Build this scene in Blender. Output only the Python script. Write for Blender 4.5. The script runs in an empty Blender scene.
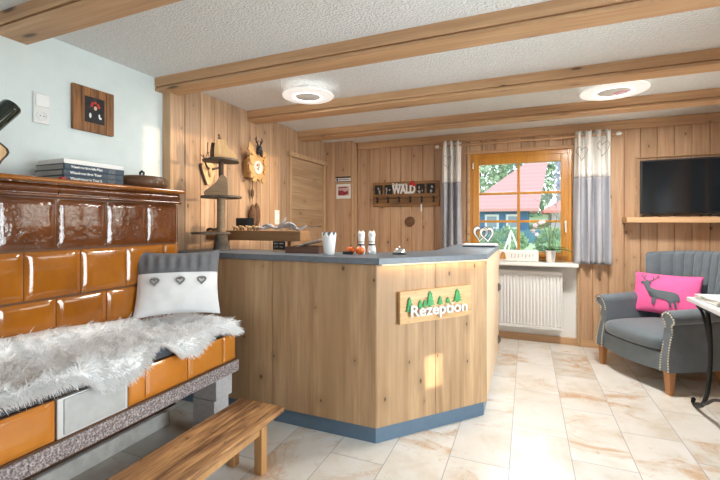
import bpy, bmesh, math, random
import numpy as np
from mathutils import Vector, Matrix, Euler, noise
from mathutils.geometry import tessellate_polygon
RND = random.Random(11)
S = bpy.context.scene
COL = S.collection
PI = math.pi

# ------------------------------------------------------------------ materials
class NT:
    def __init__(s, name):
        s.m = bpy.data.materials.new(name); s.m.use_nodes = True
        s.t = s.m.node_tree; s.t.nodes.clear()
        s.out = s.n('ShaderNodeOutputMaterial')
        s.p = s.n('ShaderNodeBsdfPrincipled')
        s.l(s.p.outputs[0], s.out.inputs[0])
    def n(s, typ, **kw):
        nd = s.t.nodes.new(typ)
        for k, v in kw.items(): setattr(nd, k, v)
        return nd
    def l(s, a, b): s.t.links.new(a, b)
    def put(s, sock, v):
        if hasattr(v, 'is_output'): s.l(v, sock)
        elif isinstance(v, (tuple, list)) and len(v) == 3 and sock.type == 'RGBA': sock.default_value = (*v, 1)
        else: sock.default_value = v
    def math(s, op, a, b=0.0, c=None):
        nd = s.n('ShaderNodeMath', operation=op)
        s.put(nd.inputs[0], a); s.put(nd.inputs[1], b)
        if c is not None: s.put(nd.inputs[2], c)
        return nd.outputs[0]
    def vmath(s, op, a, b):
        nd = s.n('ShaderNodeVectorMath', operation=op)
        s.put(nd.inputs[0], a); s.put(nd.inputs[1], b)
        return nd.outputs[0]
    def coord(s, which='Object'): return s.n('ShaderNodeTexCoord').outputs[which]
    def mapping(s, v, scale=(1, 1, 1), loc=(0, 0, 0)):
        nd = s.n('ShaderNodeMapping'); s.l(v, nd.inputs[0])
        nd.inputs['Scale'].default_value = scale; nd.inputs['Location'].default_value = loc
        return nd.outputs[0]
    def noise(s, v, scale, detail=4, rough=.55, dist=0):
        nd = s.n('ShaderNodeTexNoise'); s.l(v, nd.inputs['Vector'])
        nd.inputs['Scale'].default_value = scale; nd.inputs['Detail'].default_value = detail
        nd.inputs['Roughness'].default_value = rough; nd.inputs['Distortion'].default_value = dist
        return nd.outputs['Fac']
    def ramp(s, f, stops):
        nd = s.n('ShaderNodeValToRGB'); s.l(f, nd.inputs[0]); e = nd.color_ramp.elements
        while len(e) < len(stops): e.new(.5)
        for el, (p, c) in zip(e, stops):
            el.position = p; el.color = (*c, 1) if len(c) == 3 else c
        return nd.outputs[0]
    def fac(s, f, a, b):
        nd = s.n('ShaderNodeMapRange'); s.l(f, nd.inputs[0])
        nd.inputs[1].default_value = a; nd.inputs[2].default_value = b
        return nd.outputs[0]
    def mix(s, f, a, b, blend='MIX'):
        nd = s.n('ShaderNodeMix', data_type='RGBA', blend_type=blend)
        s.put(nd.inputs[0], f); s.put(nd.inputs[6], a); s.put(nd.inputs[7], b)
        return nd.outputs[2]
    def bump(s, h, strength=.3, dist=.01):
        nd = s.n('ShaderNodeBump'); s.l(h, nd.inputs['Height'])
        nd.inputs['Strength'].default_value = strength; nd.inputs['Distance'].default_value = dist
        s.l(nd.outputs[0], s.p.inputs['Normal'])
    def set(s, **kw):
        for k, v in kw.items(): s.put(s.p.inputs[k.replace('_', ' ')], v)

def plain(name, col, rough=.5, metal=0, var=0, vscale=20, bump=0, bscale=60, bdist=.004, coat=0, sheen=0, spec=.5, emit=None, estr=1):
    n = NT(name); n.set(Roughness=rough, Metallic=metal)
    n.p.inputs['Specular IOR Level'].default_value = spec
    v = n.coord()
    if var:
        f = n.noise(v, vscale, 4)
        c = n.ramp(f, [(.3, tuple(x * (1 - var) for x in col)), (.7, tuple(min(1, x * (1 + var)) for x in col))])
        n.set(Base_Color=c)
    else: n.set(Base_Color=col)
    if bump: n.bump(n.noise(v, bscale, 3), bump, bdist)
    if coat: n.p.inputs['Coat Weight'].default_value = coat
    if sheen:
        n.p.inputs['Sheen Weight'].default_value = sheen; n.p.inputs['Sheen Roughness'].default_value = .4
    if emit:
        n.set(Emission_Color=emit); n.p.inputs['Emission Strength'].default_value = estr
    return n.m

def wood(name, dark, light, axis=2, scale=14, stretch=.07, rough=.5, board=None, tint=.22, knots=.5, knotscale=(4.5, 2.4), bump=.12, coat=0, lo=.32, hi=.68, streak=None, ksz=1.0):
    n = NT(name); n.set(Roughness=rough)
    v = n.coord(); tv = None
    if board:
        ax, w, off = board
        sep = n.n('ShaderNodeSeparateXYZ'); n.l(v, sep.inputs[0])
        cell = n.math('FLOOR', n.math('DIVIDE', n.math('SUBTRACT', sep.outputs[ax], off), w))
        wn = n.n('ShaderNodeTexWhiteNoise', noise_dimensions='1D'); n.l(cell, wn.inputs['W'])
        tv = wn.outputs['Value']
        sc = n.n('ShaderNodeVectorMath', operation='SCALE'); n.l(wn.outputs['Color'], sc.inputs[0]); sc.inputs['Scale'].default_value = 7
        v = n.vmath('ADD', v, sc.outputs[0])
    sv = [scale] * 3; sv[axis] = scale * stretch
    mp = n.mapping(v, tuple(sv))
    n1 = n.noise(mp, 1, 5, .6, .5)
    n2 = n.noise(mp, 5.5, 3, .5)
    f = n.math('ADD', n.math('MULTIPLY', n1, .65), n.math('MULTIPLY', n2, .35))
    c = n.ramp(f, [(lo, dark), (hi, light)])
    if streak:
        n3 = n.noise(n.mapping(v, tuple(x * .35 for x in sv)), 1, 3, .5, .3)
        c = n.mix(n.fac(n3, .55, .72), c, streak)
    if tv is not None:
        c = n.mix(1.0, c, n.ramp(tv, [(0, (1 - tint,) * 3), (1, (1, 1, 1))]), 'MULTIPLY')
    if knots:
        s3 = n.n('ShaderNodeSeparateXYZ'); n.l(v, s3.inputs[0])
        oth = [q for q in (0, 1, 2) if q != axis]
        pu = n.math('ADD', n.math('MULTIPLY', s3.outputs[oth[0]], knotscale[0]), n.math('MULTIPLY', s3.outputs[oth[1]], knotscale[0]))
        c2 = n.n('ShaderNodeCombineXYZ'); n.l(pu, c2.inputs[0]); n.l(n.math('MULTIPLY', s3.outputs[axis], knotscale[1]), c2.inputs[1])
        vo = n.n('ShaderNodeTexVoronoi', voronoi_dimensions='2D'); n.l(c2.outputs[0], vo.inputs['Vector']); vo.inputs['Scale'].default_value = 1
        kd = n.n('ShaderNodeSeparateColor'); n.l(vo.outputs['Color'], kd.inputs[0])
        size = n.math('MULTIPLY_ADD', kd.outputs[0], .8 * ksz, .45 * ksz)
        k = n.math('DIVIDE', n.math('ADD', vo.outputs['Distance'], n.math('MULTIPLY', n2, .02)), size)
        halo = n.ramp(k, [(.05, (1, 1, 1)), (.20, (0, 0, 0))])
        c = n.mix(n.math('MULTIPLY', halo, knots * .45), c, tuple(x * .75 for x in dark))
        kf = n.ramp(k, [(.024, (1, 1, 1)), (.048, (0, 0, 0))])
        c = n.mix(n.math('MULTIPLY', kf, min(1, knots * 1.3)), c, tuple(x * .28 for x in dark))
    n.set(Base_Color=c)
    if coat:
        n.p.inputs['Coat Weight'].default_value = coat; n.p.inputs['Coat Roughness'].default_value = .15
    n.bump(f, bump, .002)
    return n.m

def srgb(r, g, b):
    f = lambda c: c / 12.92 if c <= .04045 else ((c + .055) / 1.055) ** 2.4
    return tuple(f(x / 255) for x in (r, g, b))

# ------------------------------------------------------------------ mesh builder
class MB:
    def __init__(s): s.bm = bmesh.new()
    def _x(s, vs, M):
        if M is not None:
            for v in vs: v.co = M @ v.co
    def box(s, x0, x1, y0, y1, z0, z1, bev=0, seg=2, M=None, mi=0):
        c = [(x, y, z) for x in (x0, x1) for y in (y0, y1) for z in (z0, z1)]
        vs = [s.bm.verts.new(p) for p in c]
        fs = [s.bm.faces.new([vs[i] for i in q]) for q in ((0, 1, 3, 2), (4, 6, 7, 5), (0, 4, 5, 1), (2, 3, 7, 6), (0, 2, 6, 4), (1, 5, 7, 3))]
        for f in fs: f.material_index = mi
        if bev:
            es = list({e for f in fs for e in f.edges})
            r = bmesh.ops.bevel(s.bm, geom=es, offset=bev, segments=seg, affect='EDGES', profile=.5)
            vs = list({v for f in r['faces'] for v in f.verts} | {v for v in vs if v.is_valid})
        s._x(vs, M); return s
    def prism(s, pts, z0, z1, M=None, bev=0, mi=0):
        """outline in local XY, extruded z0..z1"""
        n = len(pts)
        a = [s.bm.verts.new((p[0], p[1], z0)) for p in pts]; b = [s.bm.verts.new((p[0], p[1], z1)) for p in pts]
        fs = [s.bm.faces.new(a[::-1]), s.bm.faces.new(b)]
        for i in range(n): fs.append(s.bm.faces.new((a[i], a[(i + 1) % n], b[(i + 1) % n], b[i])))
        for f in fs: f.material_index = mi
        vs = a + b
        if bev:
            es = list({e for f in fs[:2] for e in f.edges})
            r = bmesh.ops.bevel(s.bm, geom=es, offset=bev, segments=2, affect='EDGES', profile=.5)
            vs = list({v for f in r['faces'] for v in f.verts} | {v for v in vs if v.is_valid})
        s._x(vs, M); return s
    def tube(s, path, r, seg=8, closed=False, M=None, mi=0, flat=1.0):
        P = [Vector(p) for p in path]; n = len(P)
        rr = r if isinstance(r, (list, tuple)) else [r] * n
        rings = []; up = None
        for i in range(n):
            if closed: d = P[(i + 1) % n] - P[i - 1]
            else: d = P[min(i + 1, n - 1)] - P[max(i - 1, 0)]
            d.normalize()
            if up is None:
                up = Vector((0, 0, 1)) if abs(d.z) < .9 else Vector((1, 0, 0))
            u = (up - d * up.dot(d)).normalized(); w = d.cross(u); up = u
            rings.append([s.bm.verts.new(P[i] + (u * math.cos(2 * PI * k / seg) + w * math.sin(2 * PI * k / seg) * flat) * rr[i]) for k in range(seg)])
        m = n if closed else n - 1
        for i in range(m):
            A, B = rings[i], rings[(i + 1) % n]
            for k in range(seg):
                f = s.bm.faces.new((A[k], A[(k + 1) % seg], B[(k + 1) % seg], B[k])); f.material_index = mi
        if not closed:
            s.bm.faces.new(rings[0][::-1]).material_index = mi; s.bm.faces.new(rings[-1]).material_index = mi
        s._x([v for q in rings for v in q], M); return s
    def lathe(s, prof, seg=24, M=None, cap=True, mi=0, wob=None):
        rings = []
        for r, z in prof:
            rings.append([s.bm.verts.new(((r * (wob(k / seg, z) if wob else 1)) * math.cos(2 * PI * k / seg), (r * (wob(k / seg, z) if wob else 1)) * math.sin(2 * PI * k / seg), z)) for k in range(seg)])
        for A, B in zip(rings, rings[1:]):
            for k in range(seg): s.bm.faces.new((A[k], A[(k + 1) % seg], B[(k + 1) % seg], B[k])).material_index = mi
        if cap:
            s.bm.faces.new(rings[0][::-1]).material_index = mi; s.bm.faces.new(rings[-1]).material_index = mi
        s._x([v for q in rings for v in q], M); return s
    def ball(s, c, r, seg=16, M=None, mi=0):
        r = r if isinstance(r, (tuple, list)) else (r, r, r)
        res = bmesh.ops.create_uvsphere(s.bm, u_segments=seg, v_segments=max(6, seg // 2 + 2), radius=1)
        for v in res['verts']: v.co = Vector((v.co.x * r[0] + c[0], v.co.y * r[1] + c[1], v.co.z * r[2] + c[2]))
        s._x(res['verts'], M); return s
    def grid(s, fn, nu, nv, wrap=False, M=None, mi=0, caps=False):
        V = [[s.bm.verts.new(fn(i / nu, j / nv)) for j in range(nv + (0 if wrap else 1))] for i in range(nu + 1)]
        for i in range(nu):
            for j in range(nv):
                k = (j + 1) % nv if wrap else j + 1
                s.bm.faces.new((V[i][j], V[i + 1][j], V[i + 1][k], V[i][k])).material_index = mi
        if caps and wrap:
            s.bm.faces.new(V[0]); s.bm.faces.new(V[-1][::-1])
        s._x([v for q in V for v in q], M); return s
    def mapped_poly(s, pts, fn, cuts=2, mi=0):
        """flat outline triangulated, refined and laid on the surface fn(x, z)"""
        tri = tessellate_polygon([[Vector((p[0], p[1], 0)) for p in pts]])
        b = bmesh.new(); vs = [b.verts.new((p[0], p[1], 0)) for p in pts]
        for t in tri:
            try: b.faces.new([vs[i] for i in t])
            except ValueError: pass
        bmesh.ops.subdivide_edges(b, edges=b.edges[:], cuts=cuts, use_grid_fill=True)
        mp = {v: s.bm.verts.new(fn(v.co.x, v.co.y)) for v in b.verts}
        for f in b.faces: s.bm.faces.new([mp[v] for v in f.verts]).material_index = mi
        b.free(); return s
    def build(s, name, mats, parent=None, world=True, smooth=False, angle=35, origin=None, solid=None, recalc=True):
        if recalc: bmesh.ops.recalc_face_normals(s.bm, faces=s.bm.faces[:])
        me = bpy.data.meshes.new(name)
        o = bpy.data.objects.new(name, me); COL.objects.link(o)
        if parent is not None:
            o.parent = parent
            if world: s.bm.transform(world_of(parent).inverted())
        elif origin is not None:
            if origin == 'base':
                xs = [v.co for v in s.bm.verts]
                lo = [min(c[i] for c in xs) for i in range(3)]; hi = [max(c[i] for c in xs) for i in range(3)]
                origin = ((lo[0] + hi[0]) / 2, (lo[1] + hi[1]) / 2, lo[2])
            s.bm.transform(Matrix.Translation(-Vector(origin))); o.location = origin
        s.bm.to_mesh(me); s.bm.free()
        for m in (mats if isinstance(mats, (list, tuple)) else [mats]): me.materials.append(m)
        if smooth:
            me.shade_smooth()
            if angle < 180:
                me.set_sharp_from_angle(angle=math.radians(angle))
                wn = o.modifiers.new('normals', 'WEIGHTED_NORMAL'); wn.keep_sharp = True
        if solid:
            md = o.modifiers.new('thickness', 'SOLIDIFY'); md.thickness = solid; md.offset = 0
        return o

def world_of(o):
    m = Matrix.Translation(o.location) @ o.rotation_euler.to_matrix().to_4x4()
    return world_of(o.parent) @ m if o.parent else m
def tag(o, label=None, cat=None, group=None, kind=None):
    if label: o['label'] = label
    if cat: o['category'] = cat
    if group: o['group'] = group
    if kind: o['kind'] = kind
    return o
def thing(name, label, cat, loc=(0, 0, 0), rotz=0, group=None, rot=None):
    o = bpy.data.objects.new(name, None); COL.objects.link(o)
    o.location = loc; o.rotation_euler = rot if rot else (0, 0, rotz); o.empty_display_size = .1
    return tag(o, label, cat, group)
def struct(o, label, cat): return tag(o, label, cat, None, 'structure')
def copy_thing(root, loc, rotz, label, group=None):
    r = root.copy(); COL.objects.link(r); r.location = loc; r.rotation_euler = (0, 0, rotz)
    r['label'] = label
    if group: r['group'] = group
    for ch in list(root.children):
        c = ch.copy(); COL.objects.link(c); c.parent = r
        for g in list(ch.children):
            d = g.copy(); COL.objects.link(d); d.parent = c
    return r
def text(name, body, size, mat, parent, M, extrude=.003, bold=0.0, width=None, space=1.0):
    cu = bpy.data.curves.new(name, 'FONT'); cu.body = body; cu.size = size; cu.extrude = extrude; cu.offset = bold
    cu.align_x = 'CENTER'; cu.align_y = 'CENTER'; cu.space_character = space; cu.materials.append(mat)
    o = bpy.data.objects.new(name, cu); COL.objects.link(o); o.parent = parent
    o.matrix_local = M
    bpy.context.view_layer.update()
    if width:
        bpy.context.view_layer.update()
        k = width / max(o.dimensions.x / max(o.scale.x, 1e-6), 1e-6)
        o.matrix_local = M @ Matrix.Diagonal((k, 1, 1, 1))
    me = bpy.data.meshes.new_from_object(o.evaluated_get(bpy.context.evaluated_depsgraph_get()))
    ml = o.matrix_local.copy(); bpy.data.objects.remove(o)
    r = bpy.data.objects.new(name, me); COL.objects.link(r); r.parent = parent; r.matrix_local = ml
    return r
def frame_mat(right, up, org):
    """matrix whose local x is right, y is up, z is the outward normal"""
    r = Vector(right).normalized(); u = Vector(up).normalized(); n = r.cross(u)
    M = Matrix.Identity(4)
    for i in range(3):
        M[i][0] = r[i]; M[i][1] = u[i]; M[i][2] = n[i]; M[i][3] = org[i]
    return M
def heart(n=40, w=1.0, h=1.0):
    out = []
    for i in range(n):
        t = 2 * PI * i / n
        x = 16 * math.sin(t) ** 3; y = 13 * math.cos(t) - 5 * math.cos(2 * t) - 2 * math.cos(3 * t) - math.cos(4 * t)
        out.append((x / 32 * w, (y + 2.5) / 29 * h))
    return out
def lerp(a, b, t): return a + (b - a) * t
def interp(xs, ys, x):
    if x <= xs[0]: return ys[0]
    for i in range(1, len(xs)):
        if x <= xs[i]: return lerp(ys[i - 1], ys[i], (x - xs[i - 1]) / (xs[i] - xs[i - 1]))
    return ys[-1]
def smooth_path(pts, n=6, closed=False):
    P = [Vector(p) for p in pts]; out = []; m = len(P)
    rng = range(m) if closed else range(m - 1)
    for i in rng:
        g = (lambda k: P[k % m]) if closed else (lambda k: P[max(0, min(m - 1, k))])
        a, b, c, d = g(i - 1), g(i), g(i + 1), g(i + 2)
        for k in range(n):
            t = k / n
            out.append(.5 * (2 * b + (c - a) * t + (2 * a - 5 * b + 4 * c - d) * t * t + (3 * b - a - 3 * c + d) * t ** 3))
    if not closed: out.append(P[-1])
    return out

# ------------------------------------------------------------------ palette
M_ = {}
M_['panel_left'] = wood('panel_pine_left', (.36, .205, .112), (.66, .44, .275), 2, 12, .05, .55, board=(1, .156, 2.157), tint=.22, knots=.65, ksz=1.25)
M_['panel_back'] = wood('panel_pine_back', (.46, .265, .145), (.74, .50, .315), 2, 12, .05, .5, board=(0, .14, -.62), tint=.20, knots=.7, ksz=1.25)
M_['beam'] = wood('beam_pine', (.41, .22, .105), (.68, .43, .235), 0, 14, .035, .55, knots=.75, knotscale=(4.5, 1.15), bump=.04, ksz=1.9)
M_['trim'] = wood('trim_pine', (.44, .245, .125), (.68, .44, .245), 0, 12, .05, .5)
M_['trim_v'] = wood('trim_pine_upright', (.42, .25, .13), (.62, .42, .25), 2, 12, .05, .5)
M_['oak'] = wood('counter_oak', (.29, .165, .078), (.60, .40, .225), 2, 10, .06, .48, knots=.7, knotscale=(3.2, 2.4), lo=.3, hi=.68, streak=(.38, .23, .115))
M_['oak_pale'] = wood('cabinet_oak_pale', (.6, .45, .3), (.75, .6, .42), 2, 9, .06, .45, knots=.2)
M_['door'] = wood('door_oak', (.32, .19, .10), (.56, .38, .225), 1, 9, .05, .55, knots=.6, knotscale=(3.5, 1.6))
M_['varnish'] = wood('window_varnish', (.44, .17, .01), (.66, .30, .03), 2, 16, .06, .35, knots=0, coat=.25)
M_['bench_top'] = wood('bench_worn', (.12, .045, .015), (.56, .30, .12), 1, 15, .10, .5, lo=.38, hi=.6, knots=.7, knotscale=(9, 4), streak=(.2, .09, .04))
M_['bench_leg'] = wood('bench_leg', (.42, .21, .075), (.6, .35, .15), 2, 14, .07, .5, knots=.3)
M_['shelf'] = wood('shelf_plank', (.19, .095, .038), (.38, .21, .095), 0, 14, .06, .55, knots=.5, knotscale=(9, 3))
M_['slice'] = wood('slice_light', (.5, .3, .13), (.75, .52, .28), 2, 12, .2, .6, knots=0)
M_['slice_grey'] = wood('slice_grey', (.15, .10, .06), (.30, .21, .125), 0, 14, .12, .65, knots=0)
M_['bark'] = plain('bark', (.075, .045, .028), .85, var=.5, vscale=40, bump=.7, bscale=60, bdist=.01)
M_['disc'] = plain('tier_bark', (.10, .075, .055), .75, var=.4, vscale=30, bump=.5, bscale=50)
M_['darkwood'] = wood('dark_wood', (.07, .03, .014), (.16, .075, .035), 0, 18, .08, .45, knots=0)
M_['rack'] = wood('rack_wood', (.06, .028, .012), (.46, .23, .08), 0, 12, .07, .6, knots=.3)
M_['frame_wood'] = wood('frame_rustic', (.045, .015, .005), (.45, .19, .055), 2, 20, .06, .6, knots=.4)
M_['leg_wood'] = wood('chair_leg', (.33, .13, .04), (.52, .25, .09), 2, 20, .08, .35, knots=0, coat=.2)
M_['sign_wood'] = wood('sign_wood', (.46, .24, .085), (.78, .52, .26), 0, 20, .1, .5, knots=.7, knotscale=(12, 5))
M_['clock_wood'] = wood('clock_wood', (.42, .235, .09), (.62, .39, .17), 2, 24, .2, .5, knots=0)
M_['black'] = plain('black', (.012, .012, .014), .45)
M_['blackgloss'] = plain('black_gloss', (.006, .007, .009), .08, coat=.5)
M_['iron'] = plain('wrought_iron', (.012, .012, .013), .45, metal=.4, bump=.2)
M_['white'] = plain('white_paint', (.82, .82, .80), .4)
M_['whitemetal'] = plain('white_enamel', (.85, .86, .86), .28)
M_['plastic'] = plain('white_plastic', (.74, .75, .74), .3)
M_['plaster'] = plain('wall_plaster', srgb(216, 226, 226), .9, var=.03, vscale=8, bump=.35, bscale=120, bdist=.004)
M_['niche'] = plain('niche_white', (.86, .86, .85), .8, bump=.15, bscale=150)
M_['ceiling'] = plain('ceiling_plaster', (.80, .81, .80), .95, var=.05, vscale=60, bump=1.0, bscale=80, bdist=.013)
M_['slate'] = plain('slate_worktop', srgb(106, 115, 124), .4, var=.12, vscale=30, bump=.08)
M_['kick'] = plain('blue_grey_plinth', srgb(92, 116, 138), .35, var=.06)
M_['grout'] = plain('stove_joint', (.10, .042, .016), .7)
M_['chrome'] = plain('chrome', (.8, .8, .82), .12, metal=1)
M_['steel'] = plain('brushed_steel', (.32, .3, .28), .35, metal=1)
M_['brass'] = plain('antique_brass', (.78, .74, .66), .3, metal=1)
M_['gold_cord'] = plain('cord', (.2, .15, .1), .8)
M_['paper'] = plain('paper', (.84, .84, .82), .6, var=.03)
M_['pages'] = plain('pages', (.42, .4, .38), .8, var=.12, vscale=200)
M_['bookblue'] = plain('book_navy', srgb(38, 60, 78), .4)
M_['red'] = plain('red_paint', (.55, .03, .03), .5)
M_['green'] = plain('tree_green', (.035, .33, .085), .45, var=.25, vscale=40)
M_['grey_fabric'] = plain('grey_fabric', srgb(106, 107, 111), .9, var=.1, vscale=60, bump=.3, bscale=500, sheen=.2)
M_['white_fabric'] = plain('white_fabric', (.78, .79, .8), .9, var=.03, bump=.25, bscale=400)
M_['pad'] = plain('seat_pad_slate', srgb(74, 80, 90), .9, var=.1, bump=.3, bscale=400, sheen=.2)
M_['chairfab'] = plain('armchair_grey', srgb(101, 112, 121), .75, var=.1, vscale=14, bump=.2, bscale=600, sheen=.5)
M_['pink'] = plain('pink_fabric', srgb(246, 104, 168), .85, var=.06, bump=.2, bscale=400, sheen=.2)
M_['deer_grey'] = plain('deer_grey', srgb(98, 108, 116), .9)
M_['cream'] = plain('curtain_cream', (.82, .81, .78), .9, var=.04, bump=.2, bscale=300)
M_['curtain'] = plain('curtain_grey', srgb(172, 174, 182), .85, var=.05, bump=.2, bscale=300)
M_['thread'] = plain('grey_thread', srgb(128, 124, 120), .8)
M_['concrete'] = plain('plinth_grey', (.8, .8, .78), .85, var=.15, vscale=14, bump=.3, bscale=60)
M_['brick'] = plain('grey_block', srgb(186, 184, 186), .85, var=.12, vscale=50, bump=.4, bscale=90)
M_['panelgrey'] = plain('hatch_grey', srgb(186, 190, 190), .5, var=.08, vscale=25, metal=.2)
M_['alu'] = plain('hatch_frame', (.72, .75, .77), .35, metal=.5)
M_['orange'] = plain('orange_glaze', (.85, .16, .02), .25, coat=.4)
M_['cone'] = plain('cone_brown', (.15, .07, .03), .7, var=.4, vscale=60, bump=.9, bscale=90, bdist=.01)
M_['driftwood'] = plain('driftwood', srgb(178, 176, 178), .8, var=.3, vscale=30, bump=.4, bscale=80)
M_['leafgreen'] = plain('leaf_green', (.05, .16, .04), .45, var=.2)
M_['stemgreen'] = plain('stem', (.13, .2, .06), .6)
M_['petal'] = plain('petal', (.82, .68, .78), .6)
M_['bottle'] = plain('bottle_green', (.004, .014, .009), .06, coat=.6)
M_['tv'] = plain('tv_screen', (.008, .012, .016), .12, spec=.6)
M_['photo'] = plain('photo_dark', (.014, .013, .014), .7, var=.8, vscale=40)

def glaze(name, c0, c1, rough=.1, bs=.25, scale=7):
    n = NT(name); v = n.coord()
    f = n.noise(v, 5, 4, .6)
    n.set(Base_Color=n.ramp(f, [(.3, c0), (.7, c1)]), Roughness=rough)
    n.p.inputs['Coat Weight'].default_value = .7; n.p.inputs['Coat Roughness'].default_value = .04
    h = n.math('ADD', n.noise(v, scale, 2, .5), n.math('MULTIPLY', n.noise(v, scale * 6, 2, .5), .18))
    n.bump(h, bs, .02)
    return n.m
M_['glaze_dark'] = glaze('glaze_chestnut', (.075, .019, .004), (.155, .044, .008), .08, .5, 10)
M_['glaze_mid'] = glaze('glaze_amber', (.25, .074, .004), (.38, .125, .009), .12, .16, 6)
M_['glaze_front'] = glaze('glaze_honey', (.52, .175, .02), (.64, .245, .035), .14, .1, 6)

def granite():
    n = NT('granite'); v = n.coord(); n.set(Roughness=.6)
    a = n.noise(v, 130, 2, .6); b = n.noise(v, 60, 3, .6)
    c = n.ramp(a, [(.36, (.09, .075, .08)), (.5, (.28, .235, .235)), (.64, (.55, .5, .49))])
    n.set(Base_Color=n.mix(n.fac(b, .5, .75), c, (.2, .16, .165)))
    n.bump(a, .2, .003); return n.m
M_['granite'] = granite()

def floor_mat():
    n = NT('floor_tiles'); v = n.coord()
    sep = n.n('ShaderNodeSeparateXYZ'); n.l(v, sep.inputs[0])
    W, L, g = .3145, .675, .0022
    cx = n.math('DIVIDE', n.math('ADD', sep.outputs[0], .087 + 10 * W), W)
    col = n.math('FLOOR', cx); fx = n.math('FRACT', cx)
    cy = n.math('DIVIDE', n.math('ADD', sep.outputs[1], n.math('ADD', -2.713 + 20 * L, n.math('MULTIPLY', n.math('SUBTRACT', col, 10), .225))), L)
    row = n.math('FLOOR', cy); fy = n.math('FRACT', cy)
    def edge(f, size): # distance to the joint in metres
        return n.math('MULTIPLY', n.math('MINIMUM', f, n.math('SUBTRACT', 1.0, f)), size)
    d = n.math('MINIMUM', edge(fx, W), edge(fy, L))
    joint = n.math('LESS_THAN', d, g)
    idv = n.n('ShaderNodeCombineXYZ'); n.l(col, idv.inputs[0]); n.l(row, idv.inputs[1])
    wn = n.n('ShaderNodeTexWhiteNoise', noise_dimensions='2D'); n.l(idv.outputs[0], wn.inputs['Vector'])
    sc = n.n('ShaderNodeVectorMath', operation='SCALE'); n.l(wn.outputs['Color'], sc.inputs[0]); sc.inputs['Scale'].default_value = 13
    tv = n.vmath('ADD', v, sc.outputs[0])
    cloud = n.noise(tv, 3.2, 5, .62, .4)
    base = n.ramp(cloud, [(.3, (.64, .58, .49)), (.5, (.74, .72, .675)), (.75, (.80, .795, .785))])
    vein = n.noise(n.mapping(tv, (1.5, 2.6, 1)), .95, 6, .66, 1.0)
    base = n.mix(n.math('MULTIPLY', n.fac(vein, .54, .66), .8), base, (.58, .36, .19))
    fine = n.noise(tv, 26, 4, .7)
    base = n.mix(n.math('MULTIPLY', n.fac(fine, .56, .75), n.fac(vein, .48, .62)), base, (.44, .27, .15))
    base = n.mix(1.0, base, n.ramp(wn.outputs['Value'], [(0, (.88, .87, .86)), (1, (1, 1, 1))]), 'MULTIPLY')
    c = n.mix(joint, base, (.30, .31, .32))
    n.set(Base_Color=c, Roughness=n.math('ADD', n.math('MULTIPLY', joint, .4), .27))
    h = n.math('ADD', n.math('MULTIPLY', joint, -1.0), n.math('MULTIPLY', fine, .08))
    n.bump(h, .25, .002)
    return n.m
M_['floor'] = floor_mat()

def glass_pane(name, tint=(1, 1, 1)):
    n = NT(name); n.t.nodes.remove(n.p)
    tr = n.n('ShaderNodeBsdfTransparent'); tr.inputs[0].default_value = (*tint, 1)
    gl = n.n('ShaderNodeBsdfGlossy'); gl.inputs['Roughness'].default_value = .02
    fr = n.n('ShaderNodeFresnel'); fr.inputs[0].default_value = 1.45
    mx = n.n('ShaderNodeMixShader'); n.l(fr.outputs[0], mx.inputs[0]); n.l(tr.outputs[0], mx.inputs[1]); n.l(gl.outputs[0], mx.inputs[2])
    n.l(mx.outputs[0], n.out.inputs[0]); return n.m
M_['pane'] = glass_pane('window_pane', (.96, .98, .98))
M_['pane_sun_dimming'] = glass_pane('sun_dimming_pane', (.42, .40, .37))  # tint added to weaken the sun through the high right window

def fur_mat():
    n = NT('fleece'); pos = n.n('ShaderNodeNewGeometry').outputs['Position']
    a = n.noise(n.mapping(pos, (3.2, 1.6, 1)), 2.2, 4, .6, .6)
    b = n.noise(pos, 22, 3, .6)
    f = n.math('ADD', n.math('MULTIPLY', a, .75), n.math('MULTIPLY', b, .25))
    n.set(Base_Color=n.ramp(f, [(.44, (.95, .96, .97)), (.60, (.90, .89, .88)), (.74, (.68, .60, .53))]), Roughness=.75)
    return n.m
M_['fur'] = fur_mat()
# ------------------------------------------------------------------ the room
XL, XP, XR, YB, YR, ZC = -2.49, -2.42, 1.72, 4.83, -2.5, 2.36

def boards(mb, horiz, edges, face, depth, zsegs, sign):
    """vertical tongue-and-groove boards; horiz 'x' or 'y' is the running axis, face the visible plane, sign the side the room is on"""
    e = .006
    for a, b in zip(edges, edges[1:]):
        for z0, z1 in zsegs(a, b):
            prof = [(a, face - sign * .011), (a + e, face), (b - e, face), (b, face - sign * .011), (b, face - sign * depth), (a, face - sign * depth)]
            if horiz == 'x': mb.prism(prof, z0, z1)
            else: mb.prism([(q, p) for p, q in prof], z0, z1)

def seq(a, b, w, off, extra=()):
    k = math.ceil((a - off) / w); out = [a]
    while off + k * w < b - .004:
        if off + k * w > a + .004: out.append(off + k * w)
        k += 1
    out.append(b)
    return sorted(set([round(x, 4) for x in out + list(extra)]))

mb = MB(); mb.box(XL - .2, XR + .2, YR - .2, YB + .3, -.12, 0)
struct(mb.build('floor', M_['floor']), 'pale stone tile floor with rusty stains', 'floor')
mb = MB(); mb.box(XL - .2, XR + .2, YR - .2, YB + .3, ZC, ZC + .15)
struct(mb.build('ceiling', M_['ceiling']), 'white rough-plastered ceiling between wooden beams', 'ceiling')

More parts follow.
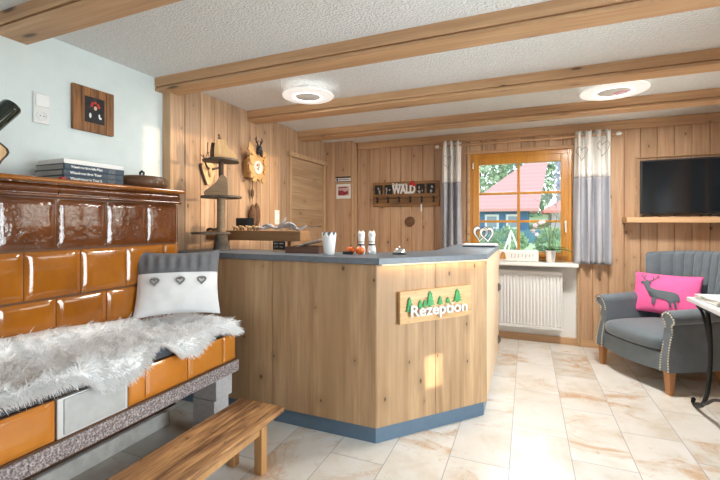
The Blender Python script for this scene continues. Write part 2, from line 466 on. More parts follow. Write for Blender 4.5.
mb = MB(); mb.box(XL - .2, XL, YR - .2, YB + .3, 0, ZC)
wl = struct(mb.build('wall_left', M_['plaster']), 'white plastered wall behind the tiled stove', 'wall')
mb = MB()
D0, D1, DZ = 3.76, 4.60, 2.05
eds = seq(2.195, 4.65, .156, 2.157, (D0, D1))
boards(mb, 'y', eds, XP, .07, lambda a, b: [(DZ, ZC)] if a >= D0 - .001 and b <= D1 + .001 else [(0, ZC)], 1)
wp = struct(mb.build('wall_left_panelling', M_['panel_left']), 'vertical pine boards on the left wall behind the counter', 'wall')
mb = MB(); mb.box(XL, XP + .010, 2.168, 2.198, 0, ZC, .004)
struct(mb.build('trim_1', M_['trim_v']), 'upright pine strip where plaster meets boards', 'trim')

# door in the left wall
dr = thing('door_1', 'horizontal-grained oak door in the left panelled wall', 'door', (XP, (D0 + D1) / 2, 0)); dr['kind'] = 'structure'
mb = MB()
n = 4
for i in range(n):
    z0 = 1.27 + i * (DZ - 1.27) / n; mb.box(XL + .004, XP - .006, D0 + .04, D1 - .04, z0 + .001, z0 + (DZ - 1.27) / n - .001, .003)
mb.build('leaf', M_['door'], dr)
mb = MB(); mb.box(XL + .004, XP - .014, D0 + .04, D1 - .04, .02, 1.262, .004)
mb.box(XL + .02, XP - .004, D0 + .10, D1 - .10, .12, 1.18, .008)
mb.build('lower_panel', M_['panel_back'], dr)
mb = MB(); mb.box(XL + .004, XP + .02, D0, D0 + .04, 0, DZ, .004); mb.box(XL + .004, XP + .02, D1 - .04, D1, 0, DZ, .004)
mb.box(XL + .004, XP + .035, D0 - .03, D1 + .03, DZ, DZ + .05, .006)
mb.build('casing', M_['trim_v'], dr)

# corner pier
mb = MB(); mb.box(XL, -2.056, 4.655, YB + .06, 0, ZC)
boards(mb, 'x', [-2.42, -2.30, -2.18, -2.06], 4.65, .02, lambda a, b: [(0, ZC)], -1)
struct(mb.build('wall_corner', M_['panel_back']), 'pine-boarded pier in the far left corner', 'wall')
mb = MB(); mb.box(-2.066, -2.040, 4.642, 4.668, 0, ZC, .004)
struct(mb.build('trim_2', M_['trim_v']), 'pine corner strip on the boarded pier', 'trim')

# back wall with the window
WX0, WX1, WZ0, WZ1 = -.617, .445, .893, 2.112
NX0, NX1 = -.66, .492
mb = MB(); y0, y1 = YB + .03, YB + .27
for q in ((XL, WX0 - .004, 0, ZC), (WX1 + .004, XR + .2, 0, ZC), (WX0 - .004, WX1 + .004, 0, WZ0 - .004), (WX0 - .004, WX1 + .004, WZ1 + .004, ZC)):
    mb.box(q[0], q[1], y0, y1, q[2], q[3])
struct(mb.build('wall_back', M_['niche']), 'white niche wall below the window', 'wall')
mb = MB()
def zs(a, b):
    if a >= WX0 - .002 and b <= WX1 + .002: return [(WZ1, ZC)]
    if a >= NX0 - .002 and b <= NX1 + .002: return [(WZ0, ZC)]
    return [(0, ZC)]
boards(mb, 'x', seq(-2.05, XR, .14, -.62, (WX0, WX1, NX0, NX1)), YB, .03, zs, -1)
struct(mb.build('wall_back_panelling', M_['panel_back']), 'vertical pine boards around the window and behind the armchair', 'wall')
mb = MB(); mb.box(-2.04, XR, YB - .035, YB, 2.268, ZC, .006)
struct(mb.build('trim_3', M_['trim']), 'pine board along the top of the window wall', 'trim')
mb = MB(); mb.box(WX0 - .05, WX1 + .05, YB - .018, YB, WZ1 + .0, WZ1 + .035, .004); mb.box(WX0 - .03, WX0, YB - .014, YB, WZ0, WZ1, .003); mb.box(WX1, WX1 + .03, YB - .014, YB, WZ0, WZ1, .003)
struct(mb.build('trim_4', M_['trim']), 'pale wooden casing around the window', 'trim')
mb = MB(); mb.box(NX1, NX1 + .028, YB - .022, YB + .03, 0, WZ0 - .05, .004)
struct(mb.build('trim_5', M_['trim_v']), 'upright pine edge right of the radiator niche', 'trim')
mb = MB(); mb.box(NX0, NX1, YB + .012, YB + .03, 0, .075, .004)
struct(mb.build('baseboard_niche', M_['trim']), 'low wooden skirting under the radiator', 'baseboard')
mb = MB(); mb.box(NX1 + .03, XR, YB - .018, YB, 0, .075, .004)
struct(mb.build('baseboard_back', M_['trim']), 'low wooden skirting behind the armchair', 'baseboard')

# right wall (beyond the frame) with one inferred window and openings added for light
def wall_open_x(x0, x1, ya, yb, za, zb, holes):
    """wall slab in the YZ plane with rectangular holes (y0,y1,z0,z1), holes sorted and disjoint in y"""
    m = MB(); y = ya
    for h in holes:
        m.box(x0, x1, y, h[0], za, zb); m.box(x0, x1, h[0], h[1], za, h[2]); m.box(x0, x1, h[0], h[1], h[3], zb); y = h[1]
    m.box(x0, x1, y, yb, za, zb); return m
HOLES = [(-1.6, -.3, .25, 2.1), (1.05, 2.35, .25, 2.1), (3.02, 3.03, 1.22, 2.2)]
m = wall_open_x(XR, XR + .12, YR - .1, 3.02, 0, ZC, HOLES[:2])
# bay with the long high window and one low opening shaped for the counter's sun patch
for q in ((3.02, 3.035, 0, 1.22), (3.035, 3.135, 0, .355), (3.035, 3.135, .56, 1.22), (3.135, 4.68, 0, 1.22), (3.02, 4.68, 2.2, ZC), (4.68, YB + .05, 0, ZC)):
    m.box(XR, XR + .12, q[0], q[1], q[2], q[3])
struct(m.build('wall_right', M_['panel_left']), 'pine-clad wall at the right edge of the room', 'wall')
def simple_window(name, y0, y1, z0, z1, nb, label, pane='pane'):
    w = thing(name, label, 'window', (XR + .06, (y0 + y1) / 2, z0)); w['kind'] = 'structure'
    m = MB(); t = .05; X0, X1 = XR + .03, XR + .08
    m.box(X0, X1, y0, y1, z0, z0 + t); m.box(X0, X1, y0, y1, z1 - t, z1); m.box(X0, X1, y0, y0 + t, z0 + t, z1 - t); m.box(X0, X1, y1 - t, y1, z0 + t, z1 - t)
    for i in range(1, nb):
        yy = lerp(y0, y1, i / nb); m.box(X0, X1, yy - .025, yy + .025, z0 + t, z1 - t)
    m.build('frame', M_['varnish'], w)
    m = MB(); m.box(XR + .053, XR + .057, y0 + t, y1 - t, z0 + t, z1 - t); m.build('pane', M_[pane], w)
simple_window('window_2', 3.02, 4.68, 1.22, 2.2, 2, 'long high window in the right wall', 'pane_sun_dimming')
simple_window('fill_window_3', -1.6, -.3, .25, 2.1, 1, 'tall unseen window added for fill light in the right wall nearest the rear')  # made-up window behind the camera, carries a weak fill lamp
simple_window('fill_window_4', 1.05, 2.35, .25, 2.1, 1, 'tall unseen window added for fill light in the middle of the right wall')  # made-up window, placed so its lamp reaches the angled counter face
m = MB()
for q in ((XL - .1, -2.4, 0, ZC), (-2.4, -1.3, 0, .8), (-2.4, -1.3, 2.1, ZC), (-1.3, .9, 0, ZC), (.9, 1.65, 0, .8), (.9, 1.65, 2.1, ZC), (1.65, XR + .1, 0, ZC)):  # window openings added here to let fill light in
    m.box(q[0], q[1], YR - .12, YR, q[2], q[3])
struct(m.build('wall_rear', M_['plaster']), 'white plastered wall at the rear of the room', 'wall')

# beams
for i, y in enumerate((1.148, 2.10, 3.05, 3.945)):
    x0 = XL if i < 2 else XP
    mb = MB(); mb.box(x0, XR, y, y + .155, 2.294, ZC + .004, .003)
    mb.box(x0, XR, y + .016, y + .139, 2.283, 2.295); mb.box(x0, XR, y + .003, y + .152, 2.265, 2.285, .003)
    lab = ('massive pine ceiling beam nearest the camera, over the stove', 'second pine ceiling beam, in front of the round ceiling lamp over the counter',
           'third pine ceiling beam, between the two round ceiling lamps', 'fourth pine ceiling beam, nearest the window wall')[i]
    struct(mb.build('ceiling_beam', M_['beam'], smooth=True), lab, 'beam')['group'] = 'ceiling beams'

# window 1
w = thing('window_1', 'honey-varnished wooden window with six panes', 'window', ((WX0 + WX1) / 2, YB, WZ0)); w['kind'] = 'structure'
GX0, GX1, GZ0, GZ1 = -.516, .339, .992, 1.985
def ring(mb, a, b, c, d, t, y0, y1, bev):
    """rectangular frame: outer a,b x c,d with member widths t=(l,r,bottom,top)"""
    mb.box(a, a + t[0], y0, y1, c, d, bev); mb.box(b - t[1], b, y0, y1, c, d, bev)
    mb.box(a + t[0], b - t[1], y0, y1, c, c + t[2], bev); mb.box(a + t[0], b - t[1], y0, y1, d - t[3], d, bev)
mb = MB(); ring(mb, WX0, WX1, WZ0, WZ1, (.04, .045, .045, .055), YB + .012, YB + .10, .004)
mb.build('frame', M_['varnish'], w, smooth=True)
mb = MB(); ring(mb, WX0 + .03, WX1 - .035, WZ0 + .035, WZ1 - .045, (GX0 - WX0 - .03, WX1 - .035 - GX1, GZ0 - WZ0 - .035, WZ1 - .045 - GZ1), YB + .002, YB + .07, .006)
sash = mb.build('sash', M_['varnish'], w, smooth=True)
mb = MB(); mb.box(-.103, -.073, YB + .012, YB + .06, GZ0, GZ1, .004)
for z in (1.649, 1.33): mb.box(GX0, -.103, YB + .014, YB + .058, z - .014, z + .014, .004); mb.box(-.073, GX1, YB + .014, YB + .058, z - .014, z + .014, .004)
mb.build('glazing_bars', M_['varnish'], sash, smooth=True)
mb = MB(); mb.box(GX0 - .004, GX1 + .004, YB + .034, YB + .040, GZ0 - .004, GZ1 + .004); mb.build('pane', M_['pane'], sash)
mb = MB(); mb.box(.372, .392, YB - .006, YB + .004, 1.255, 1.335, .003); mb.tube([(.382, YB, 1.30), (.382, YB - .035, 1.30), (.382, YB - .038, 1.29), (.382, YB - .038, 1.21)], .008, 8)
mb.build('handle', M_['plastic'], sash, smooth=True)['label'] = 'white window handle'
mb = MB()
for z in (1.98, 1.05): mb.tube([(WX0 + .034, YB - .004, z - .035), (WX0 + .034, YB - .004, z + .035)], .007, 8)
mb.build('hinge', M_['steel'], w)
mb = MB(); mb.box(NX0 + .02, NX1 - .004, 4.62, YB + .02, .852, .889, .006)
struct(mb.build('trim_6', M_['white'], smooth=True), 'white window sill above the radiator', 'window sill')

# ------------------------------------------------------------------ light
cam = bpy.data.cameras.new('camera'); co = bpy.data.objects.new('camera', cam); COL.objects.link(co)
co.location = (0, 0, 1.3); co.rotation_euler = (PI / 2, 0, math.atan(167 / 400)); cam.lens = 20; cam.sensor_width = 36; cam.shift_y = -16 / 720
cam.clip_start = .02; S.camera = co

wd = bpy.data.worlds.new('sky'); S.world = wd; wd.use_nodes = True
nt = wd.node_tree; nt.nodes.clear()
o_ = nt.nodes.new('ShaderNodeOutputWorld'); bg = nt.nodes.new('ShaderNodeBackground'); nt.links.new(bg.outputs[0], o_.inputs[0])
tc = nt.nodes.new('ShaderNodeTexCoord'); sp = nt.nodes.new('ShaderNodeSeparateXYZ'); nt.links.new(tc.outputs['Generated'], sp.inputs[0])
rp = nt.nodes.new('ShaderNodeValToRGB'); nt.links.new(sp.outputs[2], rp.inputs[0])
rp.color_ramp.elements[0].position = 0; rp.color_ramp.elements[0].color = (.95, .97, 1, 1); rp.color_ramp.elements[1].position = .6; rp.color_ramp.elements[1].color = (.62, .78, 1, 1)
nt.links.new(rp.outputs[0], bg.inputs[0]); bg.inputs[1].default_value = 2.3

def area(name, loc, rot, sx, sy, power, col=(1, 1, 1), shape='RECTANGLE', spread=PI):
    l = bpy.data.lights.new(name, 'AREA'); l.shape = shape; l.size = sx; l.size_y = sy; l.energy = power; l.color = col; l.spread = spread
    o = bpy.data.objects.new(name, l); COL.objects.link(o); o.location = loc; o.rotation_euler = rot; return o
DAY = (.90, .96, 1.0)
area('daylight_fill_right', (XR + .3, 3.7, 1.72), (0, PI / 2, 0), 1.0, 1.8, 170, DAY)  # area lamp strengthening daylight through the inferred high window
area('daylight_fill_right', (XR + .3, 1.7, 1.2), (0, PI / 2, 0), 1.85, 1.3, 108, DAY)  # added fill lamp outside the made-up middle window, brightens the angled counter side
area('daylight_fill_right', (XR + .3, -.95, 1.2), (0, PI / 2, 0), 1.85, 1.3, 8, DAY)  # weak added fill outside the made-up window behind the camera
area('daylight_fill_rear', (-1.85, YR - .25, 1.45), (-PI / 2, 0, PI), 1.1, 1.3, 9, DAY)  # rear pair: added fill lamps behind the camera, no such source known
area('daylight_fill_rear', (1.27, YR - .25, 1.45), (-PI / 2, 0, PI), .75, 1.3, 12, DAY)
area('daylight_fill_window', (-.09, YB + .95, 2.75), (-math.radians(48), 0, 0), 1.6, 1.0, 170, DAY)  # added lamp hidden above the window, brightens curtains, sill and floor
sun = bpy.data.lights.new('sun', 'SUN'); sun.energy = 11.0; sun.angle = math.radians(.7); sun.color = (1, .80, .55)
so = bpy.data.objects.new('sun', sun); COL.objects.link(so); so.location = (8, 5, 3)
so.rotation_euler = Vector((-1, -.25, -.036)).to_track_quat('-Z', 'Y').to_euler()

# round ceiling lamps
def lampmat():
    n = NT('lamp_disc'); v = n.coord()
    vo = n.n('ShaderNodeTexVoronoi'); n.l(v, vo.inputs['Vector']); vo.inputs['Scale'].default_value = 55
    n.set(Base_Color=n.ramp(vo.outputs['Distance'], [(.25, (.93, .93, .92)), (.5, (.62, .6, .58))]), Roughness=.3)
    n.set(Emission_Color=(1, .96, .9)); n.p.inputs['Emission Strength'].default_value = .55
    return n.m
M_['lampdisc'] = lampmat()
M_['led'] = plain('led_ring', (1, 1, 1), .4, emit=(1, .97, .92), estr=2.5)
M_['lampcentre'] = plain('lamp_centre', (.75, .74, .73), .5)
M_['loop'] = plain('lamp_motif', (.65, .2, .32), .5)
def ceiling_lamp(label, loc, r, power):
    t = thing('ceiling_light', label, 'ceiling lamp', loc, group='round ceiling lamps')
    t.location.z = ZC
    m = MB(); m.lathe([(.07, 0), (.075, -.012), (.075, -.05), (.06, -.055)], 28); m.build('mount', M_['white'], t, world=False, smooth=True)
    m = MB(); m.lathe([(r * .62, -.064), (r * .98, -.058), (r, -.062), (r * .985, -.068), (r * .62, -.074), (r * .60, -.069), (r * .62, -.064)], 56, cap=False); m.build('glass_disc', M_['lampdisc'], t, world=False, smooth=True)
    m = MB(); m.lathe([(r * .50, -.056), (r * .57, -.058), (r * .57, -.073), (r * .53, -.076), (r * .50, -.073), (r * .50, -.056)], 56, cap=False); m.build('light_ring', M_['led'], t, world=False, smooth=True)
    m = MB(); m.lathe([(r * .02, -.05), (r * .50, -.056), (r * .50, -.07), (r * .3, -.078), (r * .02, -.080)], 40); m.build('centre_plate', M_['lampcentre'], t, world=False, smooth=True)
    l = area('lamp_glow', (loc[0], loc[1], ZC - .085), (0, 0, 0), r * 1.7, r * 1.7, power, (1, .95, .88), 'DISK')
    return t
ceiling_lamp('round glass ceiling lamp over the reception counter, glowing ring around a grey centre', (-1.575, 2.72, 0), .20, 15)
t2 = ceiling_lamp('round glass ceiling lamp nearer the window and armchair, with a pink motif', (.60, 3.50, 0), .225, 52)
m = MB(); m.tube([(.06 * math.cos(a) + .06, .03 * math.sin(a), -.083) for a in np.linspace(0, 2 * PI, 16, endpoint=False)], .0025, 6, closed=True)
m.build('motif', M_['loop'], t2, world=False)
mb = MB(); mb.box(3.9, 4.1, -5, 3.30, -.5, 2.9)  # added out of view to keep the low sun off the stove
struct(mb.build('wall_sun_block', M_['plaster']), 'white unseen wall added outside the right-hand windows to block the sun', 'wall')
# ------------------------------------------------------------------ tiled stove with bench
SX, BX, YE = -2.15, -1.66, 1.99
YN = -.35
st = thing('tiled_stove', 'amber glazed tiled stove with a built-in heated bench', 'stove', (-2.0, .8, 0))
def tile(mb, y0, y1, z0, z1, x, bulge=.0045, dep=.03, n=7):
    g = .0022
    y0 += g; y1 -= g; z0 += g; z1 -= g
    def f(i, j):
        u, v = 2 * i - 1, 2 * j - 1
        e = max(abs(u), abs(v)); edge = -.006 * max(0, (e - .88) / .12) ** 2
        return (x + bulge * (1 - u ** 4) * (1 - v ** 4) + edge, lerp(y0, y1, i), lerp(z0, z1, j))
    mb.grid(f, n * 2, n * 2)
    a = x - .006
    mb.box(a - dep, a + .001, y0, y1, z0, z1)
def seams(ks, s): return [k * s for k in ks]
T = .1195 * 2.15
# seam positions from the corner towards the camera
row_a = [YE, YE - .226]; row_b = [YE, YE - .108]
while row_a[-1] > YN: row_a.append(row_a[-1] - T)
while row_b[-1] > YN: row_b.append(row_b[-1] - T)
rows = [(1.176, 1.428, row_a, 'glaze_dark'), (.938, 1.170, row_b, 'glaze_mid'), (.695, .932, row_a, 'glaze_mid'), (.47, .69, row_b, 'glaze_mid')]
mb = MB(); mb.box(XL + .002, SX - .008, YN, YE - .004, .10, 1.505); mb.box(SX - .01, BX - .012, YN, YE - .008, .46, .628)
mb.build('core', M_['grout'], st)
names = ('dark_tile_course', 'amber_tile_course', 'amber_tile_course', 'amber_tile_course')
for (z0, z1, sm, mt), nm in zip(rows, names):
    mb = MB()
    for b, a in zip(sm, sm[1:]): tile(mb, a, b, z0, z1, SX)
    # end return of the corner tile
    mb.box(XL + .004, SX - .004, YE - .004, YE + .012, z0 + .002, z1 - .002, .004)
    mb.build(nm, M_[mt], st, smooth=True, angle=50)
# cornice
mb = MB()
for b, a in zip(row_a, row_a[1:]):
    def f(i, j, a=a, b=b):
        t = -.12 + j * 1.24
        return (SX + .012 + .014 * math.sin(max(0, min(1, t)) * PI), lerp(a + .002, b - .002, i), lerp(1.446, 1.50, j))
    mb.grid(f, 2, 10); mb.box(SX - .02, SX + .012, a + .002, b - .002, 1.446, 1.50)
mb.box(XL + .004, SX + .006, YE + .001, YE + .016, 1.446, 1.50, .004)
mb.build('frieze', M_['glaze_dark'], st, smooth=True)
mb = MB(); mb.box(SX - .02, SX + .022, YN, YE + .018, 1.430, 1.446, .006, 3); mb.build('bead', M_['glaze_dark'], st, smooth=True)
mb = MB(); mb.box(XL + .002, SX + .042, YN, YE + .03, 1.500, 1.523, .009, 3); mb.build('ledge', M_['glaze_mid'], st, smooth=True)
# bench front tiles, hatch, slab
def yb(k): return k * BX * -1
bs = [1.985, yb(1.130), yb(.970), yb(.8153), yb(.762)]
mb = MB()
for b, a in zip(bs, bs[1:]): tile(mb, a, b, .470, .628, BX, .003)
hy1, hy0 = yb(.758), yb(.582)
mb.build('bench_tiles', M_['glaze_front'], st, smooth=True, angle=50); mb = MB()
y = hy0 - .004
while y > YN: tile(mb, y - .27, y, .470, .628, BX, .003); y -= .27
mb.build('bench_tiles', M_['glaze_front'], st, smooth=True, angle=50)
mb = MB(); mb.box(BX - .02, BX + .002, hy0, hy1, .472, .626, .002); fr = mb.build('hatch_frame', M_['alu'], st)
mb = MB(); mb.box(BX - .01, BX + .007, hy0 + .022, hy1 - .014, .482, .620, .003); mb.build('hatch_door', M_['panelgrey'], fr)
mb = MB(); mb.box(SX - .02, BX + .012, YN, YE + .012, .393, .463, .006); mb.build('stone_slab', M_['granite'], st, smooth=True)
mb = MB(); mb.box(SX - .02, BX + .003, YN, YE, .462, .471, .002); mb.build('joint_strip', M_['grout'], st)
mb = MB()
for i, (z0, z1, d) in enumerate(((.0, .09, .02), (.092, .243, .012), (.245, .393, 0))):
    mb.box(-1.88, -1.70 - d, 1.86 - d * .3, 2.0 - d * 1.5, z0, z1, .006)
mb.build('support_block', M_['brick'], st, smooth=True)
mb = MB(); mb.box(XL + .002, -2.136, YN, 1.92, 0, .094, .012, 3); mb.build('plinth', M_['concrete'], st, smooth=True)

# seat pad
mb = MB(); mb.box(SX + .012, BX - .002, -.25, YE - .005, .632, .690, .022, 3)
tag(mb.build('seat_pad', M_['pad'], smooth=True, origin='base'), 'thin dark slate seat pad under the sheepskin on the stove bench', 'seat pad')

# sheepskin: hide plus fleece
hide = thing('sheepskin', 'long-haired white and tan sheepskin spread over the stove bench', 'sheepskin', (-1.9, 1.0, .692))
EDGE_Y = [-.2, .95, 1.04, 1.12, 1.22, 1.30, 1.37, 1.44, 1.52, 1.62, 1.68, 1.76, 1.85, 1.94, 1.99]
EDGE_X = [.004, .006, .012, .07, .08, .06, .0, -.035, .05, .075, .05, .0, .012, .045, .03]   # overhang beyond the bench front
def hide_pt(y, s):
    """s 0 = against the tiles, 1 = free front edge"""
    ov = interp(EDGE_Y, EDGE_X, y)
    back = SX + .02 + .012 * math.sin(y * 9)
    run = (BX + ov) - back
    x = back + run * s
    z = .700 + .014 * noise.noise(Vector((x * 5, y * 4, 2))) + .10 * max(0, 1 - s / .28) ** 1.3 * interp([-.2, 1.2, 1.65, 1.72], [1, .85, .6, 0], y)
    if x > BX - .015:
        d = x - (BX - .015); x = BX - .015 + .022 * math.tanh(d / .02); z -= d * 1.0
    return Vector((x, y, z))
YS0, YS1 = -.2, 1.985
mb = MB(); mb.grid(lambda i, j: hide_pt(lerp(YS0, YS1, i), j), 70, 18)
mb.build('hide', M_['fur'], hide, smooth=True, angle=180, solid=.006, recalc=False)
rs = np.random.RandomState(5)
NF, K = 24000, 6
pos = np.zeros((NF, K, 3), np.float32); rad = np.zeros((NF, K), np.float32)
for q in range(NF):
    y = YS0 + (YS1 - YS0) * rs.rand(); s = rs.rand() ** .8
    if rs.rand() < .16: s = .96 + .04 * rs.rand()
    p = hide_pt(y, s); p1 = hide_pt(y + .01, s); p2 = hide_pt(y, min(1, s + .02)) if s < .98 else p + (p - hide_pt(y, s - .02))
    nrm = (p2 - p).cross(p1 - p)
    nrm = nrm.normalized() if nrm.length > 1e-9 else Vector((0, 0, 1))
    if nrm.z < 0 or (abs(nrm.z) < .15 and nrm.x < 0): nrm.negate()
    cl = Vector((p.x * 17, p.y * 17, 3.1))
    lean = Vector((.75 + noise.noise(cl) * 1.7, noise.noise(cl + Vector((9, 3, 1))) * 1.9 - .25, noise.noise(cl + Vector((2, 8, 5))) * .5))
    if y > YS1 - .06: lean += Vector((0, 1.3, -.2))
    if s > .93: lean = lean * .6 + Vector((.7, 0, -.7))
    lean += Vector((rs.randn(), rs.randn(), rs.randn())) * .22
    L = .043 * (.7 + .6 * rs.rand()) * (1.15 if s > .9 else 1)
    d = (nrm * .75 + lean * .55).normalized()
    c = p.copy()
    for k in range(K):
        t = k / (K - 1)
        pos[q, k] = c
        rad[q, k] = .0018 * (1 - t * .88)
        d = (d + lean * .16 + Vector((0, 0, -.10)) * t).normalized()
        c = c + d * (L / (K - 1))
        if c.x < SX + .012: c.x = SX + .012
hm = world_of(hide).inverted().translation
hc = bpy.data.hair_curves.new('fleece'); hc.add_curves([K] * NF)
hc.position_data.foreach_set('vector', (pos.reshape(-1, 3) + np.array(hm, np.float32)).ravel())
ra = hc.attributes.get('radius') or hc.attributes.new('radius', 'FLOAT', 'POINT'); ra.data.foreach_set('value', rad.ravel())
hc.materials.append(M_['fur'])
ho = bpy.data.objects.new('fleece', hc); COL.objects.link(ho); ho.parent = hide; ho['kind'] = 'stuff'

# cushion with hearts on the bench
cu = thing('cushion', 'white and grey cushion with three small hearts leaning at the end of the stove bench', 'cushion', (-1.945, 1.805, .742), rot=(math.radians(-14), 0, math.radians(43)))
CW, CH = .485, .405
def cushion_pt(W, H, th, pinch=.05):
    def f(x, z):   # local front surface; x in [-W/2,W/2], z in [0,H]
        u = max(-1, min(1, 2 * x / W)); v = max(-1, min(1, 2 * z / H - 1))
        return -th * (max(0, 1 - u * u) ** .55) * (max(0, 1 - v * v) ** .55)
    def pt(i, j, side, z0=0.0, z1=1.0):
        u = 2 * i - 1; v = 2 * lerp(z0, z1, j) - 1
        x = u * W / 2 * (1 - pinch * (1 - v * v) * abs(u)); z = (v * H / 2 * (1 - pinch * 1.3 * (1 - u * u) * abs(v))) + H / 2
        y = th * (max(0, 1 - u * u) ** .55) * (max(0, 1 - v * v) ** .55)
        y += .006 * noise.noise(Vector((x * 14, z * 14, side))) * (1 - u * u)
        return Vector((x, -y if side < 0 else y * .8, z))
    return f, pt
f0, pt0 = cushion_pt(CW, CH, .075, .075)
mb = MB(); mb.grid(lambda i, j: pt0(i, j, -1, 0, .64), 30, 22)
mb.grid(lambda i, j: pt0(i, j, 1, 0, 1), 30, 30)
mb.build('white_cover', M_['white_fabric'], cu, world=False, smooth=True, angle=180)
mb = MB(); mb.grid(lambda i, j: pt0(i, j, -1, .64, 1) + Vector((0, -.003 - .005 * math.sin(i * 50) * math.sin(j * PI) , 0)), 60, 14)
mb.grid(lambda i, j: pt0(i, j, 1, .64, 1) + Vector((0, .003, 0)), 30, 14)
mb.build('grey_band', M_['grey_fabric'], cu, world=False, smooth=True, angle=180)['label'] = 'gathered grey band across the top of the cushion'
for k, x in enumerate((-.125, .015, .135)):
    mb = MB(); h = heart(28, .044, .040); y = f0(x, .205) - .008
    mb.tube([(x + a, y, .205 + b) for a, b in h], .005, 6, closed=True)
    mb.tube([(x, y + .004, .235), (x, y, .222)], .002, 5)
    mb.build('heart_button', M_['steel'], cu, world=False, smooth=True)

# footbench
fb = thing('bench', 'low worn wooden bench standing in front of the stove', 'bench', (-1.36, 1.2, 0))
mb = MB(); mb.box(-1.505, -1.215, .55, 1.845, .28, .31, .006); mb.build('seat', M_['bench_top'], fb, smooth=True)
for x in (-1.285, -1.465):
    for y in (1.73, .68):
        mb = MB(); mb.box(x - .024, x + .024, y - .024, y + .024, 0, .28, .003); mb.build('leg', M_['bench_leg'], fb)
    mb = MB(); mb.box(x - .011, x + .011, .70, 1.71, .205, .28, .002); mb.build('apron', M_['bench_leg'], fb)
for y in (1.73, .68):
    mb = MB(); mb.box(-1.44, -1.31, y - .011, y + .011, .205, .28, .002); mb.build('end_rail', M_['bench_leg'], fb)

# things on top of the stove
ZT = 1.5235
def album(z, label):
    t = thing('book', label, 'book', (-2.335, 1.485, z), group='books stacked on the stove')
    m = MB(); m.box(-.118, .116, -.163, .163, .003, .028); m.build('pages', M_['pages'], t, world=False)
    m = MB(); m.box(-.122, .125, -.166, .166, 0, .0035, .001); m.box(-.122, .125, -.166, .166, .0275, .031, .001); m.box(.112, .125, -.166, .166, .002, .029, .002)
    m.build('cover', M_['bookblue'], t, world=False)
    m = MB(); m.box(.1245, .1258, .070, .112, .003, .028); m.build('spine_band', M_['deer_grey'], t, world=False)
    m = MB(); m.box(.1245, .1258, .088, .105, .006, .014); m.build('spine_mark', M_['sign_wood'], t, world=False)
    return t
b0 = album(ZT, 'navy album with white spine lettering at the bottom of the stove-top stack')
b0_x = copy_thing(b0, (-2.335, 1.483, ZT + .0312), .0, 'navy album with white spine lettering in the middle of the stove-top stack')
b0_y = copy_thing(b0, (-2.333, 1.487, ZT + .0624), .0, 'navy album with white spine lettering just under the white booklet on the stove')
for b, tx in ((b0, 'Wandertouren Tour 2'), (b0_x, 'Wanderwelten Tour'), (b0_y, 'Wanderwelten Info-Blatt')):
    text('spine_text', tx, .017, M_['white'], b, frame_mat((0, 1, 0), (0, 0, 1), (.1256, -.05, .0155)), .0004, .0006, .17)
mb = MB(); mb.box(-.10, .125, -.165, .165, 0, .024, .002)
tag(mb.build('booklet', M_['paper'], origin=(0, 0, 0)), 'white booklet lying on top of the book stack on the stove', 'book', 'books stacked on the stove').location = (-2.335, 1.485, ZT + .0936)
mb = MB(); mb.box(0, .03, 0, .02, 0, .016, .002)
tag(mb.build('eraser_block', M_['red'], origin=(0, 0, 0)), 'tiny red block at the lower corner of the book stack', 'block').location = (-2.206, 1.290, ZT)

pot = thing('lidded_bowl', 'round dark brown wooden bowl with a knobbed lid on the stove', 'bowl', (-2.30, 1.845, ZT))
mb = MB(); mb.lathe([(.105, 0), (.132, .006), (.150, .025), (.154, .048), (.146, .066)], 36); mb.build('body', M_['darkwood'], pot, world=False, smooth=True)
mb = MB(); mb.lathe([(.147, .0665), (.140, .076), (.09, .084), (.02, .087)], 36); lid = mb.build('lid', M_['darkwood'], pot, world=False, smooth=True)
mb = MB(); mb.tube([(-.014, 0, .084), (-.017, 0, .108), (0, 0, .118), (.017, 0, .108), (.014, 0, .084)], .007, 8); mb.build('knob', M_['black'], lid, world=False, smooth=True)
for a in (-.35, -.1, .2, .5):
    mb = MB(); mb.box(.146, .156, -.006, .006, .030, .044, .002, M=Matrix.Rotation(a, 4, 'Z')); mb.build('inlay', M_['slice_grey'], pot, world=False)

# log holder with a tilted bottle
hold = thing('bottle_holder', 'bark-edged wooden bottle holder at the left end of the stove top', 'bottle holder', (-2.30, .98, ZT))
pts = [(.115 * (1 + .12 * math.sin(3 * a + 1) + .06 * math.sin(7 * a)) * math.cos(a), .10 + .10 * (1 + .08 * math.sin(4 * a)) * math.sin(a)) for a in np.linspace(0, 2 * PI, 40, endpoint=False)]
pts = [(x, max(y, .0)) for x, y in pts]
Mh = Matrix(((0, 0, 1, 0), (1, 0, 0, 0), (0, 1, 0, 0), (0, 0, 0, 1)))
mb = MB(); mb.prism([(x * .9, y * .93 + .006) for x, y in pts], -.033, .034, Mh); mb.build('slice', M_['slice'], hold, world=False, smooth=True)
mb = MB(); mb.prism(pts, -.03, .03, Mh); mb.build('bark_rim', M_['bark'], hold, world=False, smooth=True)
bd = Vector((0, -.62, -.78)).normalized()
bo = thing('wine_bottle', 'dark green wine bottle tilted base-up in the wooden holder', 'bottle', (-2.30, 1.14, 1.872), rot=bd.to_track_quat('Z', 'Y').to_euler())
mb = MB(); mb.lathe([(.004, .012), (.028, .002), (.038, .0), (.0425, .008), (.043, .03), (.043, .17), (.038, .195), (.022, .225), (.0155, .25), (.0145, .285), (.016, .288), (.016, .30), (.012, .302)], 32)
mb.build('glass_body', M_['bottle'], bo, world=False, smooth=True)

